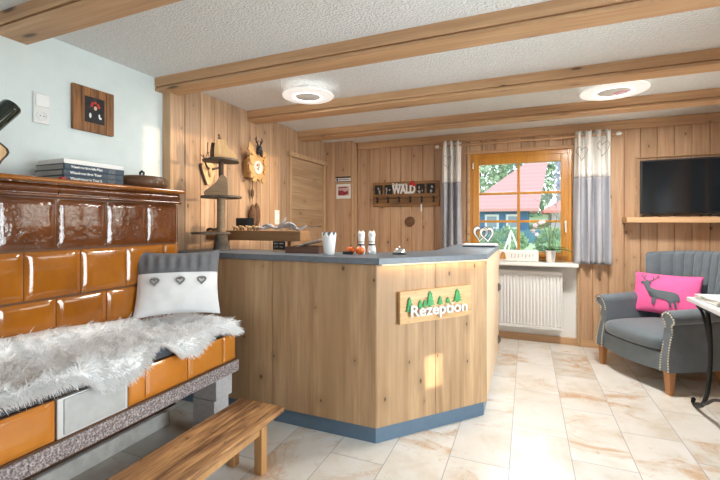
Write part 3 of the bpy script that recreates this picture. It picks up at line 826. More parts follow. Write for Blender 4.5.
# on the plaster wall
sk = thing('switch_and_socket', 'white double plate with a rocker switch over a power socket on the plaster wall', 'switch', (XL, 1.367, 1.94))
mb = MB(); mb.box(0, .010, -.042, .042, -.085, .085, .005, 3); mb.build('plate', M_['plastic'], sk, world=False, smooth=True)
mb = MB(); mb.box(.009, .018, -.033, .033, .008, .076, .003); mb.build('rocker', M_['whitemetal'], sk, world=False, smooth=True)
Mx = Matrix.Rotation(PI / 2, 4, 'Y')
mb = MB(); mb.lathe([(.026, .008), (.026, .0125), (.021, .0125), (.020, .002)], 28, Matrix.Translation((0, 0, -.042)) @ Mx, cap=False); mb.lathe([(.02, .002), (.001, .002)], 28, Matrix.Translation((0, 0, -.042)) @ Mx, cap=False)
so_ = mb.build('socket', M_['plastic'], sk, world=False, smooth=True)
mb = MB()
for y in (-.009, .009): mb.lathe([(.003, .0105), (.003, .012)], 10, Matrix.Translation((0, y, -.042)) @ Mx)
mb.build('contact', M_['deer_grey'], so_, world=False)

pic = thing('picture', 'small rustic wood-framed picture with a red and white figure on the plaster wall', 'picture', (XL, 1.65, 2.0))
mb = MB()
for k in range(5): mb.box(.002, .024, -.127 + k * .0508, -.127 + (k + 1) * .0508 - .001, -.135, .135, .003)
mb.build('frame_boards', M_['frame_wood'], pic, world=False, smooth=True)
mb = MB(); mb.box(.022, .028, -.060, .060, -.078, .078, .001); ins = mb.build('panel', M_['photo'], pic, world=False)
def blob(mb, y, z, ry, rz): mb.ball((.0285, y, z), (.003, ry, rz), 12)
mb = MB(); [blob(mb, y, z, .009, .008) for y, z in ((-.016, .040), (.002, .047), (.018, .038), (.024, .026), (-.020, .026))]; mb.build('red_pompoms', M_['red'], ins, world=False, smooth=True)
mb = MB(); blob(mb, .002, .014, .010, .013); mb.build('face', plain('skin_tone', (.7, .45, .3), .6), ins, world=False, smooth=True)
mb = MB(); blob(mb, -.030, -.036, .007, .016); mb.build('white_motif', M_['paper'], ins, world=False, smooth=True)
mb = MB(); blob(mb, .032, -.042, .010, .007); blob(mb, .026, -.030, .005, .013); mb.build('white_motif', M_['paper'], ins, world=False, smooth=True)
# ------------------------------------------------------------------ reception counter
A_, B_, C_ = (-2.40, 2.2), (-.817, 2.2), (-.25, 2.83)
dC = Vector((C_[0] - B_[0], C_[1] - B_[1], 0)); LC = dC.length; dC.normalize(); nC = Vector((dC.y, -dC.x, 0))
rc = thing('reception_counter', 'oak-fronted reception counter with an angled corner and blue-grey plinth', 'counter', (-1.2, 2.4, 0))
ZB, ZT_ = .10, 1.060
mb = MB()
for x0, x1 in ((-2.40, -1.5415), (-1.5385, -.819)): mb.box(x0, x1, 2.2, 2.222, ZB, ZT_, .0015)
mb.build('front_panel', M_['oak'], rc)
MC = Matrix(((dC.x, -nC.x, 0, B_[0]), (dC.y, -nC.y, 0, B_[1]), (0, 0, 1, 0), (0, 0, 0, 1)))   # local x along, y into the counter
mb = MB(); mb.box(.002, LC * .50 - .001, 0, .022, ZB, ZT_, .0015, M=MC); mb.box(LC * .50 + .001, LC - .001, 0, .022, ZB, ZT_, .0015, M=MC)
mb.build('angled_panel', M_['oak'], rc)
mb = MB(); mb.box(-.272, -.25, 2.832, 3.34, ZB, ZT_, .0015); mb.build('side_panel', M_['oak_pale'], rc)
mb = MB(); mb.box(-.272, -.25, 3.344, 4.05, ZB, ZT_, .0015); dd = mb.build('door', M_['oak_pale'], rc)
mb = MB(); mb.box(-.64, -.25, 4.052, 4.072, ZB, ZT_, .0015); mb.build('end_panel', M_['oak_pale'], rc)
for z in (.711, .226):
    mb = MB(); mb.box(-.25, -.238, 3.925, 3.965, z - .04, z + .04, .006, 3); mb.tube([(-.24, 3.945, z - .03), (-.232, 3.945, z - .015), (-.232, 3.945, z + .015), (-.24, 3.945, z + .03)], .007, 8)
    mb.build('handle', M_['steel'], dd, smooth=True)['label'] = 'dark metal handle'
def outline(off_f, off_c, off_s, inner_y=2.58, x0=-2.40, yend=4.08, xin=-.64):
    """counter footprint grown by off_f (front), off_c (angled face), off_s (side)"""
    yF = 2.2 - off_f; xS = -.25 + off_s
    p0 = Vector((B_[0], B_[1], 0)) + nC * off_c
    tF = (yF - p0.y) / dC.y; tS = (xS - p0.x) / dC.x
    return [(x0, yF), (p0.x + dC.x * tF, yF), (xS, p0.y + dC.y * tS), (xS, yend), (xin, yend), (xin, 2.99), (-1.01, inner_y), (x0, inner_y)]
mb = MB(); mb.prism(outline(-.024, -.024, -.024, 2.56, -2.40, 4.05, -.62), ZB + .002, ZT_ - .002); mb.build('carcass', M_['oak_pale'], rc)
mb = MB(); mb.prism(outline(-.022, -.022, -.022, 2.54, -2.40, 4.04, -.60), 0, ZB); mb.build('plinth', M_['kick'], rc)['label'] = 'blue-grey plinth under the oak front'
mb = MB(); mb.prism(outline(.014, .028, .004), 1.0625, 1.10, bev=.002)
tag(mb.build('worktop', M_['slate'], origin='base'), 'continuous slate-grey worktop lying on the reception counter', 'worktop')
# LED strip under the lip of the angled side
M_['ledwarm'] = plain('warm_strip', (1, .8, .5), .4, emit=(1, .68, .28), estr=.6)
mb = MB(); mb.box(.03, LC - .02, -.026, -.016, 1.0555, 1.0622, M=MC)
tag(mb.build('light_strip', M_['ledwarm'], origin='base'), 'warm glowing light strip under the lip of the angled counter side', 'light strip')
mid = Vector((B_[0], B_[1], 0)) + dC * LC / 2 + nC * .022
area('strip_glow', (mid.x, mid.y, 1.054), (0, 0, math.atan2(dC.y, dC.x)), LC - .06, .010, .55, (1, .66, .28))

# Rezeption sign
sg = thing('reception_sign', 'wooden board with white lettering and green fir trees on the angled counter side', 'sign', (B_[0], B_[1], 0), math.atan2(dC.y, dC.x))
Bv = Vector((B_[0], B_[1], 0))
def onC(s_, z, d=0): return Bv + dC * s_ + nC * d + Vector((0, 0, z))
mb = MB()
pts = [(.146, .697), (.40, .701), (.62, .706), (.692, .71), (.690, .80), (.692, .903), (.45, .898), (.25, .894), (.146, .892), (.149, .80)]
def onCM(d): return Matrix(((dC.x, 0, nC.x, B_[0] + nC.x * d), (dC.y, 0, nC.y, B_[1] + nC.y * d), (0, 1, 0, 0), (0, 0, 0, 1)))
mb.prism(pts, .001, .026, M=onCM(0), bev=.003); mb.build('board', M_['sign_wood'], sg, smooth=True)
def fir(x, z0, z1, w):
    """stepped fir outline"""
    k = 4 if z1 - z0 > .06 else 3; L_ = []; 
    L_.append((x - w * .1, z0)); L_.append((x - w * .1, z0 + (z1 - z0) * .10))
    for i in range(k):
        a = z0 + (z1 - z0) * (.10 + .86 * i / k); ww = w * (1 - i / k * .72) / 2
        L_.append((x - ww, a)); L_.append((x - ww * .42, a + (z1 - z0) * .86 / k * .85))
    R_ = [(2 * x - p[0], p[1]) for p in L_[::-1]]
    return L_ + [(x, z1)] + R_
for x, z0, z1, w in ((.212, .765, .858, .055), (.288, .785, .836, .04), (.322, .79, .836, .036), (.362, .79, .886, .07), (.436, .795, .850, .045), (.496, .80, .838, .04), (.572, .80, .884, .075)):
    mb = MB(); mb.prism(fir(x, z0, z1, w), .0262, .036, M=onCM(0)); mb.build('fir_tree', M_['green'], sg)
text('lettering', 'Rezeption', .094, M_['white'], sg, world_of(sg).inverted() @ frame_mat(dC, (0, 0, 1), onC(.425, .772, .043)), .006, .0011, .425)

# tiered stand of tree slices
ev = thing('tiered_stand', 'three-tiered stand of wooden slices on a trunk at the left end of the counter', 'stand', (-2.11, 2.36, 1.1))
def slab(mb, c, r, z, th, seed, sx=1, sy=1):
    p = [(c[0] + r * sx * (1 + .07 * math.sin(3 * a + seed) + .04 * math.sin(5 * a + 2 * seed)) * math.cos(a), c[1] + r * sy * (1 + .07 * math.sin(3 * a + seed) + .04 * math.sin(5 * a + 2 * seed)) * math.sin(a)) for a in np.linspace(0, 2 * PI, 36, endpoint=False)]
    mb.prism(p, z, z + th, bev=.004)
mb = MB(); mb.lathe([(.062, 0), (.058, .02), (.048, .06), (.044, .10), (.042, .13)], 20, wob=lambda k, z: 1 + .1 * math.sin(k * 2 * PI * 3) * (1 - z * 5)); mb.build('foot', M_['disc'], ev, world=False, smooth=True)
mb = MB(); mb.lathe([(.032, .13), (.030, .26), (.031, .392)], 18); mb.build('trunk', M_['slice_grey'], ev, world=False, smooth=True)
mb = MB(); mb.lathe([(.02, .408), (.018, .52), (.019, .664)], 14); mb.build('upper_trunk', M_['bark'], ev, world=False, smooth=True)
for c, r, z, s_ in (((-.066, -.03), .138, .125, 1.0), ((.01, .0), .145, .392, 2.2), ((.01, .0), .13, .664, 3.4)):
    mb = MB(); slab(mb, c, r, z, .016, s_); mb.build('tier', M_['disc'], ev, world=False, smooth=True)
def cutout(name, label, cat, base, pts, th, mats, rotz, bark=None):
    t = thing(name, label, cat, base, rotz)
    Mx_ = Matrix(((1, 0, 0, 0), (0, 0, -1, 0), (0, 1, 0, 0), (0, 0, 0, 1)))
    P = [(v.x, v.y) for v in smooth_path([(p[0], p[1], 0) for p in pts], 5)]
    m = MB(); m.prism(P, -th / 2, th / 2, M=Mx_, bev=.003); m.build('body', mats, t, world=False, smooth=True)
    if bark:
        m = MB(); m.tube([(p[0], 0, p[1]) for p in smooth_path([(q[0], q[1], 0) for q in bark], 5)], th * .5, 8, flat=.5); m.build('bark_edge', M_['bark'], t, world=False, smooth=True)
    return t
yaw = math.atan2(-2.11, 2.36) * -1 * -1
face = math.atan2(2.36, -2.11) - PI / 2      # turned to face into the room
mt = cutout('carved_mountain', 'pale carved wooden mountain shape on the top tier of the slice stand', 'carving', (-2.10, 2.365, 1.7805), [(-.058, 0), (-.06, .06), (-.054, .115), (-.036, .142), (-.01, .147), (.016, .136), (.030, .105), (.045, .082), (.070, .066), (.090, .036), (.10, .004), (.10, 0)], .05, M_['slice'], face, [(-.062, .004), (-.063, .06), (-.054, .12)])
mb = MB(); mb.ball((0, 0, .016), (.009, .012, .016), 10); mb.ball((0, -.006, .036), .008, 10); mb.tube([(0, 0, .0), (0, .012, .012), (0, .02, .018)], [.004, .005, .002], 6)
tag(mb.build('bird_figure', M_['darkwood'], smooth=True, origin=(0, 0, 0)), 'tiny dark bird figure perched on the carved mountain', 'figurine').location = Vector((-2.10, 2.365, 1.7805)) + Matrix.Rotation(face, 3, 'Z') @ Vector((-.022, 0, .1465))
cutout('wood_wedge', 'grey-brown rounded wooden wedge on the middle tier of the slice stand', 'carving', (-2.13, 2.335, 1.5095), [(-.085, 0), (-.085, .03), (-.05, .06), (-.005, .10), (.02, .145), (.045, .155), (.068, .135), (.078, .08), (.078, .0)], .05, M_['slice_grey'], face)
mb = MB(); mb.tube(smooth_path([(-.05, 0, .012), (-.02, .01, .02), (.02, -.01, .014), (.05, .01, .022)], 4), [.009] * 12 + [.007], 8)
tag(mb.build('twig', M_['bark'], smooth=True, origin=(0, 0, 0)), 'small dark twig lying on the lowest tier of the slice stand', 'twig').location = (-2.17, 2.33, 1.2445)

# plank shelf above the counter with its things
pk = thing('wall_plank', 'thick wooden plank shelf raised above the left part of the counter', 'shelf', (-1.97, 2.60, 1.1))
mb = MB(); mb.box(-2.418, -1.528, 2.53, 2.67, 1.172, 1.249, .005); mb.build('plank', M_['shelf'], pk)
for x in (-2.30, -1.70):
    mb = MB(); mb.box(x - .015, x + .015, 2.645, 2.665, 1.1005, 1.173, .002); mb.build('foot', M_['shelf'], pk)
ZP = 1.2492
bd_ = thing('slate_board', 'small blank black board standing on the plank shelf', 'board', (-2.115, 2.64, ZP), math.radians(18))
mb = MB(); mb.box(-.075, .075, -.004, .004, .025, .10, .002); mb.build('board', M_['black'], bd_, world=False)
mb = MB(); mb.box(-.05, -.03, -.012, .016, 0, .032, .002); mb.box(.03, .05, -.012, .016, 0, .032, .002); mb.build('stand', M_['slice'], bd_, world=False)
def critter(label, x, y, rot):
    t = thing('wooden_sheep', label, 'figurine', (x, y, ZP), rot, group='small wooden figures on the plank')
    m = MB(); m.ball((0, 0, .024), (.021, .012, .013), 12); m.build('body', M_['slice'], t, world=False, smooth=True)
    m = MB(); m.ball((-.023, 0, .033), (.009, .007, .008), 10); m.build('head', M_['slice'], t, world=False, smooth=True)
    for a in (-.012, .012):
        m = MB(); m.box(a - .0035, a + .0035, -.008, .008, 0, .016, .001); m.build('leg', M_['darkwood'], t, world=False)
    return t
c0 = critter('small pale wooden figure at the left end of the row before the black board', -2.155, 2.575, .3)
for k, (x, lab) in enumerate(((-2.09, 'second small pale wooden figure from the left on the plank'), (-2.02, 'third small pale wooden figure from the left on the plank'), (-1.96, 'small pale wooden figure at the right end of the row, nearest the driftwood'))):
    copy_thing(c0, (x, 2.575, ZP), (.1, .5, .2)[k], lab, 'small wooden figures on the plank')
mb = MB()
for path, r in (([(-.22, 0, .008), (-.17, .01, .03), (-.11, -.005, .042), (-.04, .0, .020), (.03, .01, .040), (.10, .0, .030), (.17, -.01, .012), (.23, 0, .040)], [.006, .014, .016, .012, .015, .017, .010, .004]),
                ([(-.02, 0, .03), (.01, .005, .06), (.03, .01, .085), (.04, .015, .105)], [.012, .011, .008, .003]),
                ([(.03, 0, .04), (.08, -.012, .055), (.13, -.02, .045), (.15, -.02, .03)], [.013, .014, .009, .004]),
                ([(-.10, 0, .03), (-.15, -.02, .02), (-.19, -.03, .03)], [.016, .012, .004])):
    P = smooth_path(path, 6); rr = [interp([i / (len(r) - 1) for i in range(len(r))], r, k / (len(P) - 1)) * (1 + .12 * math.sin(k * 1.9)) for k in range(len(P))]
    mb.tube(P, rr, 10)
mb.bm.verts.ensure_lookup_table(); zz = min(v.co.z for v in mb.bm.verts)
for v in mb.bm.verts: v.co.z -= zz
tag(mb.build('driftwood', M_['driftwood'], smooth=True, origin=(0, 0, 0)), 'silvery twisted piece of driftwood lying on the plank shelf', 'driftwood').location = (-1.745, 2.60, ZP)

# counter-top objects
cs = thing('chalk_sign', 'small black chalk sign with white writing standing on the counter below the plank', 'sign', (-1.665, 2.46, 1.1))
mb = MB(); mb.box(-.052, .052, -.004, .004, .012, .075, .001); mb.build('board', M_['black'], cs, world=False)
mb = MB(); mb.box(-.05, .05, -.014, .014, 0, .013, .002); mb.build('foot', M_['slice'], cs, world=False)
rc_ = random.Random(4); mb = MB()
for z, h_, xs in ((.058, .010, (-.040, -.030, -.022, -.012, .006, .016, .026, .036)), (.033, .016, (-.036, -.024, -.010, .012, .026))):
    for x in xs: mb.tube([(x - .003, -.0046, z - h_ / 2), (x + rc_.uniform(-.003, .003), -.0046, z + h_ / 2), (x + .005, -.0046, z + rc_.uniform(-.3, .3) * h_)], .0011, 4)
mb.build('chalk_writing', M_['paper'], cs, world=False)
tr = thing('wooden_box', 'flat dark reddish wooden box holding papers on the counter', 'box', (-1.42, 2.44, 1.1), .1)
mb = MB(); mb.box(-.125, .125, -.085, .085, 0, .008); [mb.box(*q, .002) for q in ((-.125, -.115, -.085, .085, .006, .046), (.115, .125, -.085, .085, .006, .046), (-.116, .116, -.085, -.077, .006, .046), (-.116, .116, .077, .085, .006, .046))]
mb.build('tray', wood('tray_wood', (.07, .025, .012), (.17, .065, .03), 0, 20, .08, .35, knots=0, coat=.3), tr, world=False)
mb = MB(); mb.box(-.002, .0, -.077, .077, .008, .04); mb.build('divider', M_['darkwood'], tr, world=False)
for k, (rx, ry, z, lab) in enumerate(((-.02, .24, .056, 'lower loose white leaflet slanting in the wooden box'), (.03, .30, .068, 'upper loose white leaflet slanting out of the wooden box'))):
    mb = MB(); mb.box(-.095, .095, -.06, .06, 0, .003)
    o = tag(mb.build('leaflet', M_['paper'] if k else M_['deer_grey'], origin=(0, 0, 0)), lab, 'leaflet', 'leaflets in the box'); o.location = (-1.40, 2.44 + k * .012, 1.1 + z - .0); o.rotation_euler = (rx, -ry, .25 - k * .2)

cp = thing('white_planter_cup', 'tapered white cup with a notched rim standing on the counter', 'cup', (-1.185, 2.318, 1.1))
SEG = 48
mb = MB(); mb.grid(lambda i, j: Vector(((lerp(.033, .046, i) ) * math.cos(2 * PI * j), lerp(.033, .046, i) * math.sin(2 * PI * j), lerp(0, .122 + .026 * abs(((j * 8) % 1) * 2 - 1), i))), 8, SEG, wrap=True)
mb.prism([(.032 * math.cos(a), .032 * math.sin(a)) for a in np.linspace(0, 2 * PI, 24, endpoint=False)], 0, .004)
mb.build('body', M_['whitemetal'], cp, world=False, smooth=True, angle=60, solid=.0015)
mb = MB()
for k in range(8):
    a = 2 * PI * (k + .5) / 8; c, s_ = math.cos(a), math.sin(a)
    mb.prism([(x, z) for x, z in ((-.011, .118), (-.009, .138), (0, .152), (.009, .138), (.011, .118), (0, .104))], -.0008, .0008, M=Matrix(((-s_, 0, c, c * .0425), (c, 0, s_, s_ * .0425), (0, 1, 0, 0), (0, 0, 0, 1))))
mb.build('leaf_rim', M_['deer_grey'], cp, world=False)

def catfig(label, x, y, rot):
    t = thing('cat_figurine', label, 'figurine', (x, y, 1.1), rot, group='white cat figurines on the counter')
    m = MB(); m.lathe([(.026, 0), (.029, .012), (.028, .032), (.024, .05), (.020, .065), (.021, .10), (.024, .125), (.022, .142), (.010, .150)], 24); m.build('body', M_['whitemetal'], t, world=False, smooth=True, angle=60)
    for sx in (-1, 1):
        m = MB(); m.lathe([(.0085, 0), (.0055, .010), (.0005, .018)], 8, Matrix.Translation((sx * .013, 0, .140))); m.build('ear', M_['whitemetal'], t, world=False, smooth=True)
    m = MB(); m.lathe([(.0225, .056), (.0218, .066)], 24, cap=False); m.lathe([(.0218, .078), (.0220, .082)], 24, cap=False); m.build('neck_band', M_['black'], t, world=False, smooth=True)
    m = MB(); m.tube([(.0, -.024, .125), (.0, -.0245, .118)], .002, 6); m.tube([(-.008, -.0235, .13), (-.007, -.0245, .129)], .002, 6); m.tube([(.008, -.0235, .13), (.007, -.0245, .129)], .002, 6); m.build('face', M_['black'], t, world=False)
    m = MB(); m.ball((.016, -.022, .012), (.011, .012, .011), 10); m.ball((-.016, -.022, .012), (.011, .012, .011), 10); m.build('paw', M_['whitemetal'], t, world=False, smooth=True)
    return t
f1 = catfig('left of the two tall white cat figurines on the counter', -1.030, 2.49, .1)
copy_thing(f1, (-.968, 2.525, 1.1), .35, 'right of the two tall white cat figurines on the counter', 'white cat figurines on the counter')
def pumpkin(label, x, y, z, r):
    t = thing('pumpkin', label, 'pumpkin', (x, y, z), group='orange pumpkins on the counter')
    m = MB(); m.grid(lambda i, j: Vector((r * math.sin(PI * (.02 + .96 * i)) * (1 + .07 * math.cos(j * 16 * PI)) * math.cos(2 * PI * j), r * math.sin(PI * (.02 + .96 * i)) * (1 + .07 * math.cos(j * 16 * PI)) * math.sin(2 * PI * j), r * .85 * (1 - math.cos(PI * (.02 + .96 * i))))), 14, 64, wrap=True, caps=True)
    m.build('flesh', M_['orange'], t, world=False, smooth=True)
    m = MB(); m.tube([(0, 0, r * 1.65), (.002, 0, r * 1.85), (.006, 0, r * 2.0)], .004, 6); m.build('stalk', M_['bark'], t, world=False); return t
pumpkin('orange pumpkin in front of the white cat figurines', -1.012, 2.425, 1.1, .030)
pumpkin('orange pumpkin left of the white cat figurines', -1.093, 2.455, 1.1, .029)
mb = MB(); mb.box(-.035, .035, -.004, .004, 0, .020, .001); mb.box(-.033, -.006, -.006, -.003, .003, .017)
tag(mb.build('name_card', [M_['black']], origin=(0, 0, 0)), 'low black card holder left of the front pumpkin on the counter', 'card holder').location = (-1.085, 2.39, 1.1)

be = thing('call_bell', 'chrome reception call bell with a black base on the counter', 'bell', (-.775, 2.53, 1.1))
mb = MB(); mb.lathe([(.046, 0), (.047, .006), (.042, .012), (.03, .014)], 32); mb.build('base', M_['black'], be, world=False, smooth=True)
mb = MB(); mb.lathe([(.041, .0145), (.040, .022), (.034, .034), (.022, .042), (.006, .045)], 32); mb.build('dome', M_['chrome'], be, world=False, smooth=True)
mb = MB(); mb.lathe([(.003, .044), (.003, .052), (.007, .053), (.007, .056), (.001, .058)], 12); mb.build('plunger', M_['chrome'], be, world=False, smooth=True)

# hearts on a white tray by the window
ty = thing('white_tray', 'flat white tray with a dark lower edge on the worktop by the window', 'tray', (-.385, 3.70, 1.1))
mb = MB(); mb.box(-.138, .138, -.104, .10, 0, .010, .002); mb.build('underside', M_['bookblue'], ty, world=False)
mb = MB(); mb.box(-.14, .14, -.105, .105, .0105, .024, .004); mb.build('top', M_['white'], ty, world=False)
hz = thing('heart_ornament', 'pair of interlocked open wooden hearts standing on the white tray', 'ornament', (-.355, 3.70, 1.1245), math.radians(5))
for x, y, s_, r0 in ((-.028, .0, 1.0, .12), (.03, -.012, .95, -.15)):
    H = heart(44, .125 * s_, .145 * s_)
    for nm, m_, gr, w_, th in (('heart_ring', M_['slice'], 1.0, .019, .006), ('heart_edge', M_['black'], 1.09, .026, .026)):
        mb = MB(); n_ = len(H); Mz = Matrix.Translation((x, y, .078 * s_)) @ Matrix.Rotation(r0, 4, 'Y')
        V = []
        for q, (a, b) in enumerate(H):
            k_in = 1 - w_ / .06; dyo = -.015 if nm == 'heart_ring' else 0
            V.append([mb.bm.verts.new(Mz @ Vector((a * f, dy + dyo, b * f))) for f, dy in ((gr, -th / 2), (gr, th / 2), (k_in, th / 2), (k_in, -th / 2))])
        for q in range(n_):
            for e in range(4): mb.bm.faces.new((V[q][e], V[q][(e + 1) % 4], V[(q + 1) % n_][(e + 1) % 4], V[(q + 1) % n_][e]))
        mb.build(nm, M_['paper'] if nm == 'heart_ring' else M_['bark'], hz, world=False, smooth=True)

# ------------------------------------------------------------------ on the walls
tp = thing('antler_trophy', 'roe deer antlers on a pale wooden shield hanging on the left board wall', 'trophy', (XP, 2.545, 1.60))
Mw = Matrix(((0, 0, 1, 0), (1, 0, 0, 0), (0, 1, 0, 0), (0, 0, 0, 1)))      # local x -> world y, local y -> z, extrude -> +x
P = [(v.x, v.y) for v in smooth_path([(-.02, .02, 0), (-.045, .07, 0), (-.075, .14, 0), (-.08, .175, 0), (-.05, .19, 0), (0, .21, 0), (.05, .19, 0), (.08, .175, 0), (.07, .14, 0), (.04, .07, 0), (.02, .02, 0)], 4)]
mb = MB(); mb.prism(P, .002, .022, M=Mw, bev=.004); mb.build('shield', M_['slice'], tp, world=False, smooth=True)
mb = MB(); mb.tube([(.012, p[0] * 1.02, p[1]) for p in P[:14]], .011, 8, flat=1); mb.build('bark_edge', M_['bark'], tp, world=False, smooth=True)
mb = MB(); mb.ball((.030, 0, .135), (.014, .020, .030), 12); mb.ball((.034, 0, .105), (.010, .012, .022), 10); mb.build('skull', M_['slice'], tp, world=False, smooth=True)
for sx in (-1, 1):
    mb = MB(); mb.tube(smooth_path([(.035, sx * .02, .150), (.055, sx * .065, .165), (.065, sx * .095, .205), (.06, sx * .105, .25)], 4), [.009, .009, .008, .008, .008, .007, .007, .007, .006, .005, .004, .003, .002][:13], 7)
    mb.tube([(.064, sx * .092, .20), (.085, sx * .065, .225)], [.006, .002], 6); mb.tube([(.063, sx * .10, .225), (.055, sx * .13, .245)], [.005, .002], 6)
    mb.build('antler', M_['bark'], tp, world=False, smooth=True)
mb = MB(); mb.tube([(.008, -.045, .20), (.006, .0, .285), (.008, .045, .20)], .003, 5); mb.tube([(.0, 0, .285), (.02, 0, .285)], .004, 6); mb.tube([(.006, 0, .285), (.006, .0, .37)], .003, 5); mb.build('cord', M_['gold_cord'], tp, world=False)

ck = thing('cuckoo_clock', 'carved wooden cuckoo clock with a black deer head and pine-cone weights', 'clock', (XP, 3.075, 1.70))
out = [(-.02, .02), (-.05, -.005), (-.075, .03), (-.10, .02), (-.105, .06), (-.135, .075), (-.115, .105), (-.14, .13), (-.125, .16), (-.14, .20), (-.115, .21), (-.11, .235), (-.085, .235), (-.06, .255), (-.03, .25), (0, .262), (.03, .25), (.06, .255), (.085, .235), (.11, .225), (.115, .195), (.122, .16), (.118, .12), (.122, .09), (.112, .05), (.09, .02), (.06, .025), (.03, .0), (.0, .025)]
mb = MB(); mb.box(.002, .085, -.085, .085, .035, .20, .004); mb.build('case', M_['clock_wood'], ck, world=False)
mb = MB(); mb.prism(out, .085, .105, M=Mw, bev=.003); mb.build('carved_front', M_['clock_wood'], ck, world=False, smooth=True)
def leafpart(y, z, ang, L, W):
    m = MB(); pl = [(0, 0), (W * .5, L * .2), (W * .35, L * .4), (W * .55, L * .5), (W * .25, L * .75), (0, L), (-W * .25, L * .75), (-W * .55, L * .5), (-W * .35, L * .4), (-W * .5, L * .2)]
    m.prism(pl, 0, .012, M=Matrix.Translation((.105, y, z)) @ Mw @ Matrix.Rotation(ang, 4, 'Z'), bev=.002); m.build('carved_leaf', M_['clock_wood'], ck, world=False, smooth=True)
for y, z, a, L, W in ((-.08, .06, .6, .10, .06), (-.09, .14, .2, .12, .07), (-.085, .22, .4, .14, .085), (.085, .07, -.6, .09, .055), (.09, .15, -.3, .10, .06), (.06, .23, -.7, .08, .05), (-.03, .02, 1.9, .07, .05), (.04, .02, -1.9, .07, .05)): leafpart(y, z, a, L, W)
mb = MB(); mb.lathe([(.062, .105), (.062, .112), (.055, .116)], 32, Matrix.Translation((0, -.0, .125)) @ Matrix.Rotation(PI / 2, 4, 'Y')); dl = mb.build('dial', plain('dial_cream', (.6, .57, .5), .5), ck, world=False, smooth=True)
mb = MB(); mb.box(.117, .119, -.003, .003, .125, .168); mb.tube([(.118, 0, .125), (.118, -.026, .108)], .003, 5); mb.build('hand', M_['black'], dl, world=False)
mb = MB(); mb.ball((.117, -.022, .145), (.002, .014, .012), 8); mb.ball((.117, -.008, .105), (.002, .008, .007), 8); mb.build('red_flower', M_['red'], dl, world=False)
mb = MB(); mb.ball((.125, 0, .295), (.022, .022, .034), 12); mb.ball((.145, 0, .255), (.016, .014, .036), 12); mb.tube([(.12, 0, .25), (.11, 0, .31)], [.03, .02], 10)
for sx in (-1, 1):
    mb.tube([(.12, sx * .018, .31), (.115, sx * .045, .322)], [.009, .003], 6)
    mb.tube(smooth_path([(.12, sx * .012, .32), (.118, sx * .022, .345), (.118, sx * .042, .365), (.118, sx * .040, .405)], 3), [.008, .008, .008, .007, .007, .007, .006, .006, .005, .004], 7)
    mb.tube([(.118, sx * .03, .352), (.12, sx * .012, .375)], [.006, .003], 6); mb.tube([(.118, sx * .042, .372), (.118, sx * .062, .385)], [.006, .003], 6)
mb.build('deer_head', M_['black'], ck, world=False, smooth=True)
for y, z in ((-.006, -.215), (.052, -.20)):
    mb = MB(); mb.tube([(.05, y, .035), (.05, y, z)], .0022, 5); mb.build('chain', M_['gold_cord'], ck, world=False)
    mb = MB(); R_ = [.006, .022, .031, .035, .034, .030, .022, .010]
    mb.lathe([(r, z - .235 + .235 * k / 7) for k, r in enumerate(R_[::-1])][::1], 22, Matrix.Translation((.05, y, 0)), wob=lambda k, zq: 1 + .16 * math.sin(k * 2 * PI * 7 + zq * 190) * math.sin(zq * 260)); mb.build('pine_cone_weight', M_['cone'], ck, world=False, smooth=True)
mb = MB(); mb.tube([(.035, .008, .035), (.035, .008, -.09)], .002, 5); mb.prism([(0, .05), (.02, .02), (.02, -.02), (0, -.055), (-.02, -.02), (-.02, .02)], 0, .008, M=Matrix.Translation((.032, .008, -.11)) @ Mw, bev=.002); mb.build('pendulum', M_['bark'], ck, world=False, smooth=True)

sw = thing('light_switch', 'white light switch on the board wall just above the driftwood', 'switch', (XP, 3.53, 1.37))
mb = MB(); mb.box(0, .009, -.041, .041, -.075, .075, .004, 3); mb.build('plate', M_['plastic'], sw, world=False, smooth=True)
mb = MB(); mb.box(.008, .016, -.030, .030, -.03, .03, .003); mb.build('rocker', M_['whitemetal'], sw, world=False, smooth=True)

# posters on the pier
pn = thing('notice', 'black and white nameplate notice above the red poster on the corner pier', 'notice', (-2.175, 4.65, 1.84))
mb = MB(); mb.box(-.105, .105, -.004, 0, 0, .066); mb.build('sheet', M_['paper'], pn, world=False)
mb = MB(); mb.box(-.106, .106, -.0055, -.0035, .048, .068); mb.box(-.106, .106, -.0055, -.0035, 0, .008); mb.build('black_band', M_['black'], pn, world=False)
mb = MB(); mb.box(-.095, -.07, -.0055, -.0038, .014, .042); mb.build('mark', M_['black'], pn, world=False)
mb = MB()
for i in range(11): mb.box(-.058 + i * .0135, -.049 + i * .0135, -.0052, -.0038, .022, .036)
mb.build('lettering', M_['deer_grey'], pn, world=False)
po = thing('poster', 'white poster with a red picture on the corner pier', 'poster', (-2.17, 4.65, 1.625))
mb = MB(); mb.box(-.10, .10, -.004, 0, 0, .185); mb.build('sheet', M_['paper'], po, world=False)
mb = MB(); mb.box(-.078, .078, -.0055, -.0035, .04, .155); mb.build('picture_field', plain('pale_pink', (.62, .42, .40), .6, var=.2), po, world=False)
mb = MB(); mb.box(-.07, .05, -.0065, -.005, .135, .15); mb.prism([(-.07, .045), (.01, .04), (.07, .06), (.06, .10), (.02, .085), (-.02, .11), (-.072, .10)], -.0065, -.005, M=Matrix(((1, 0, 0, 0), (0, 0, 1, 0), (0, 1, 0, 0), (0, 0, 0, 1)))); mb.build('red_motif', plain('dark_red', (.28, .03, .035), .6, var=.4, vscale=60), po, world=False)

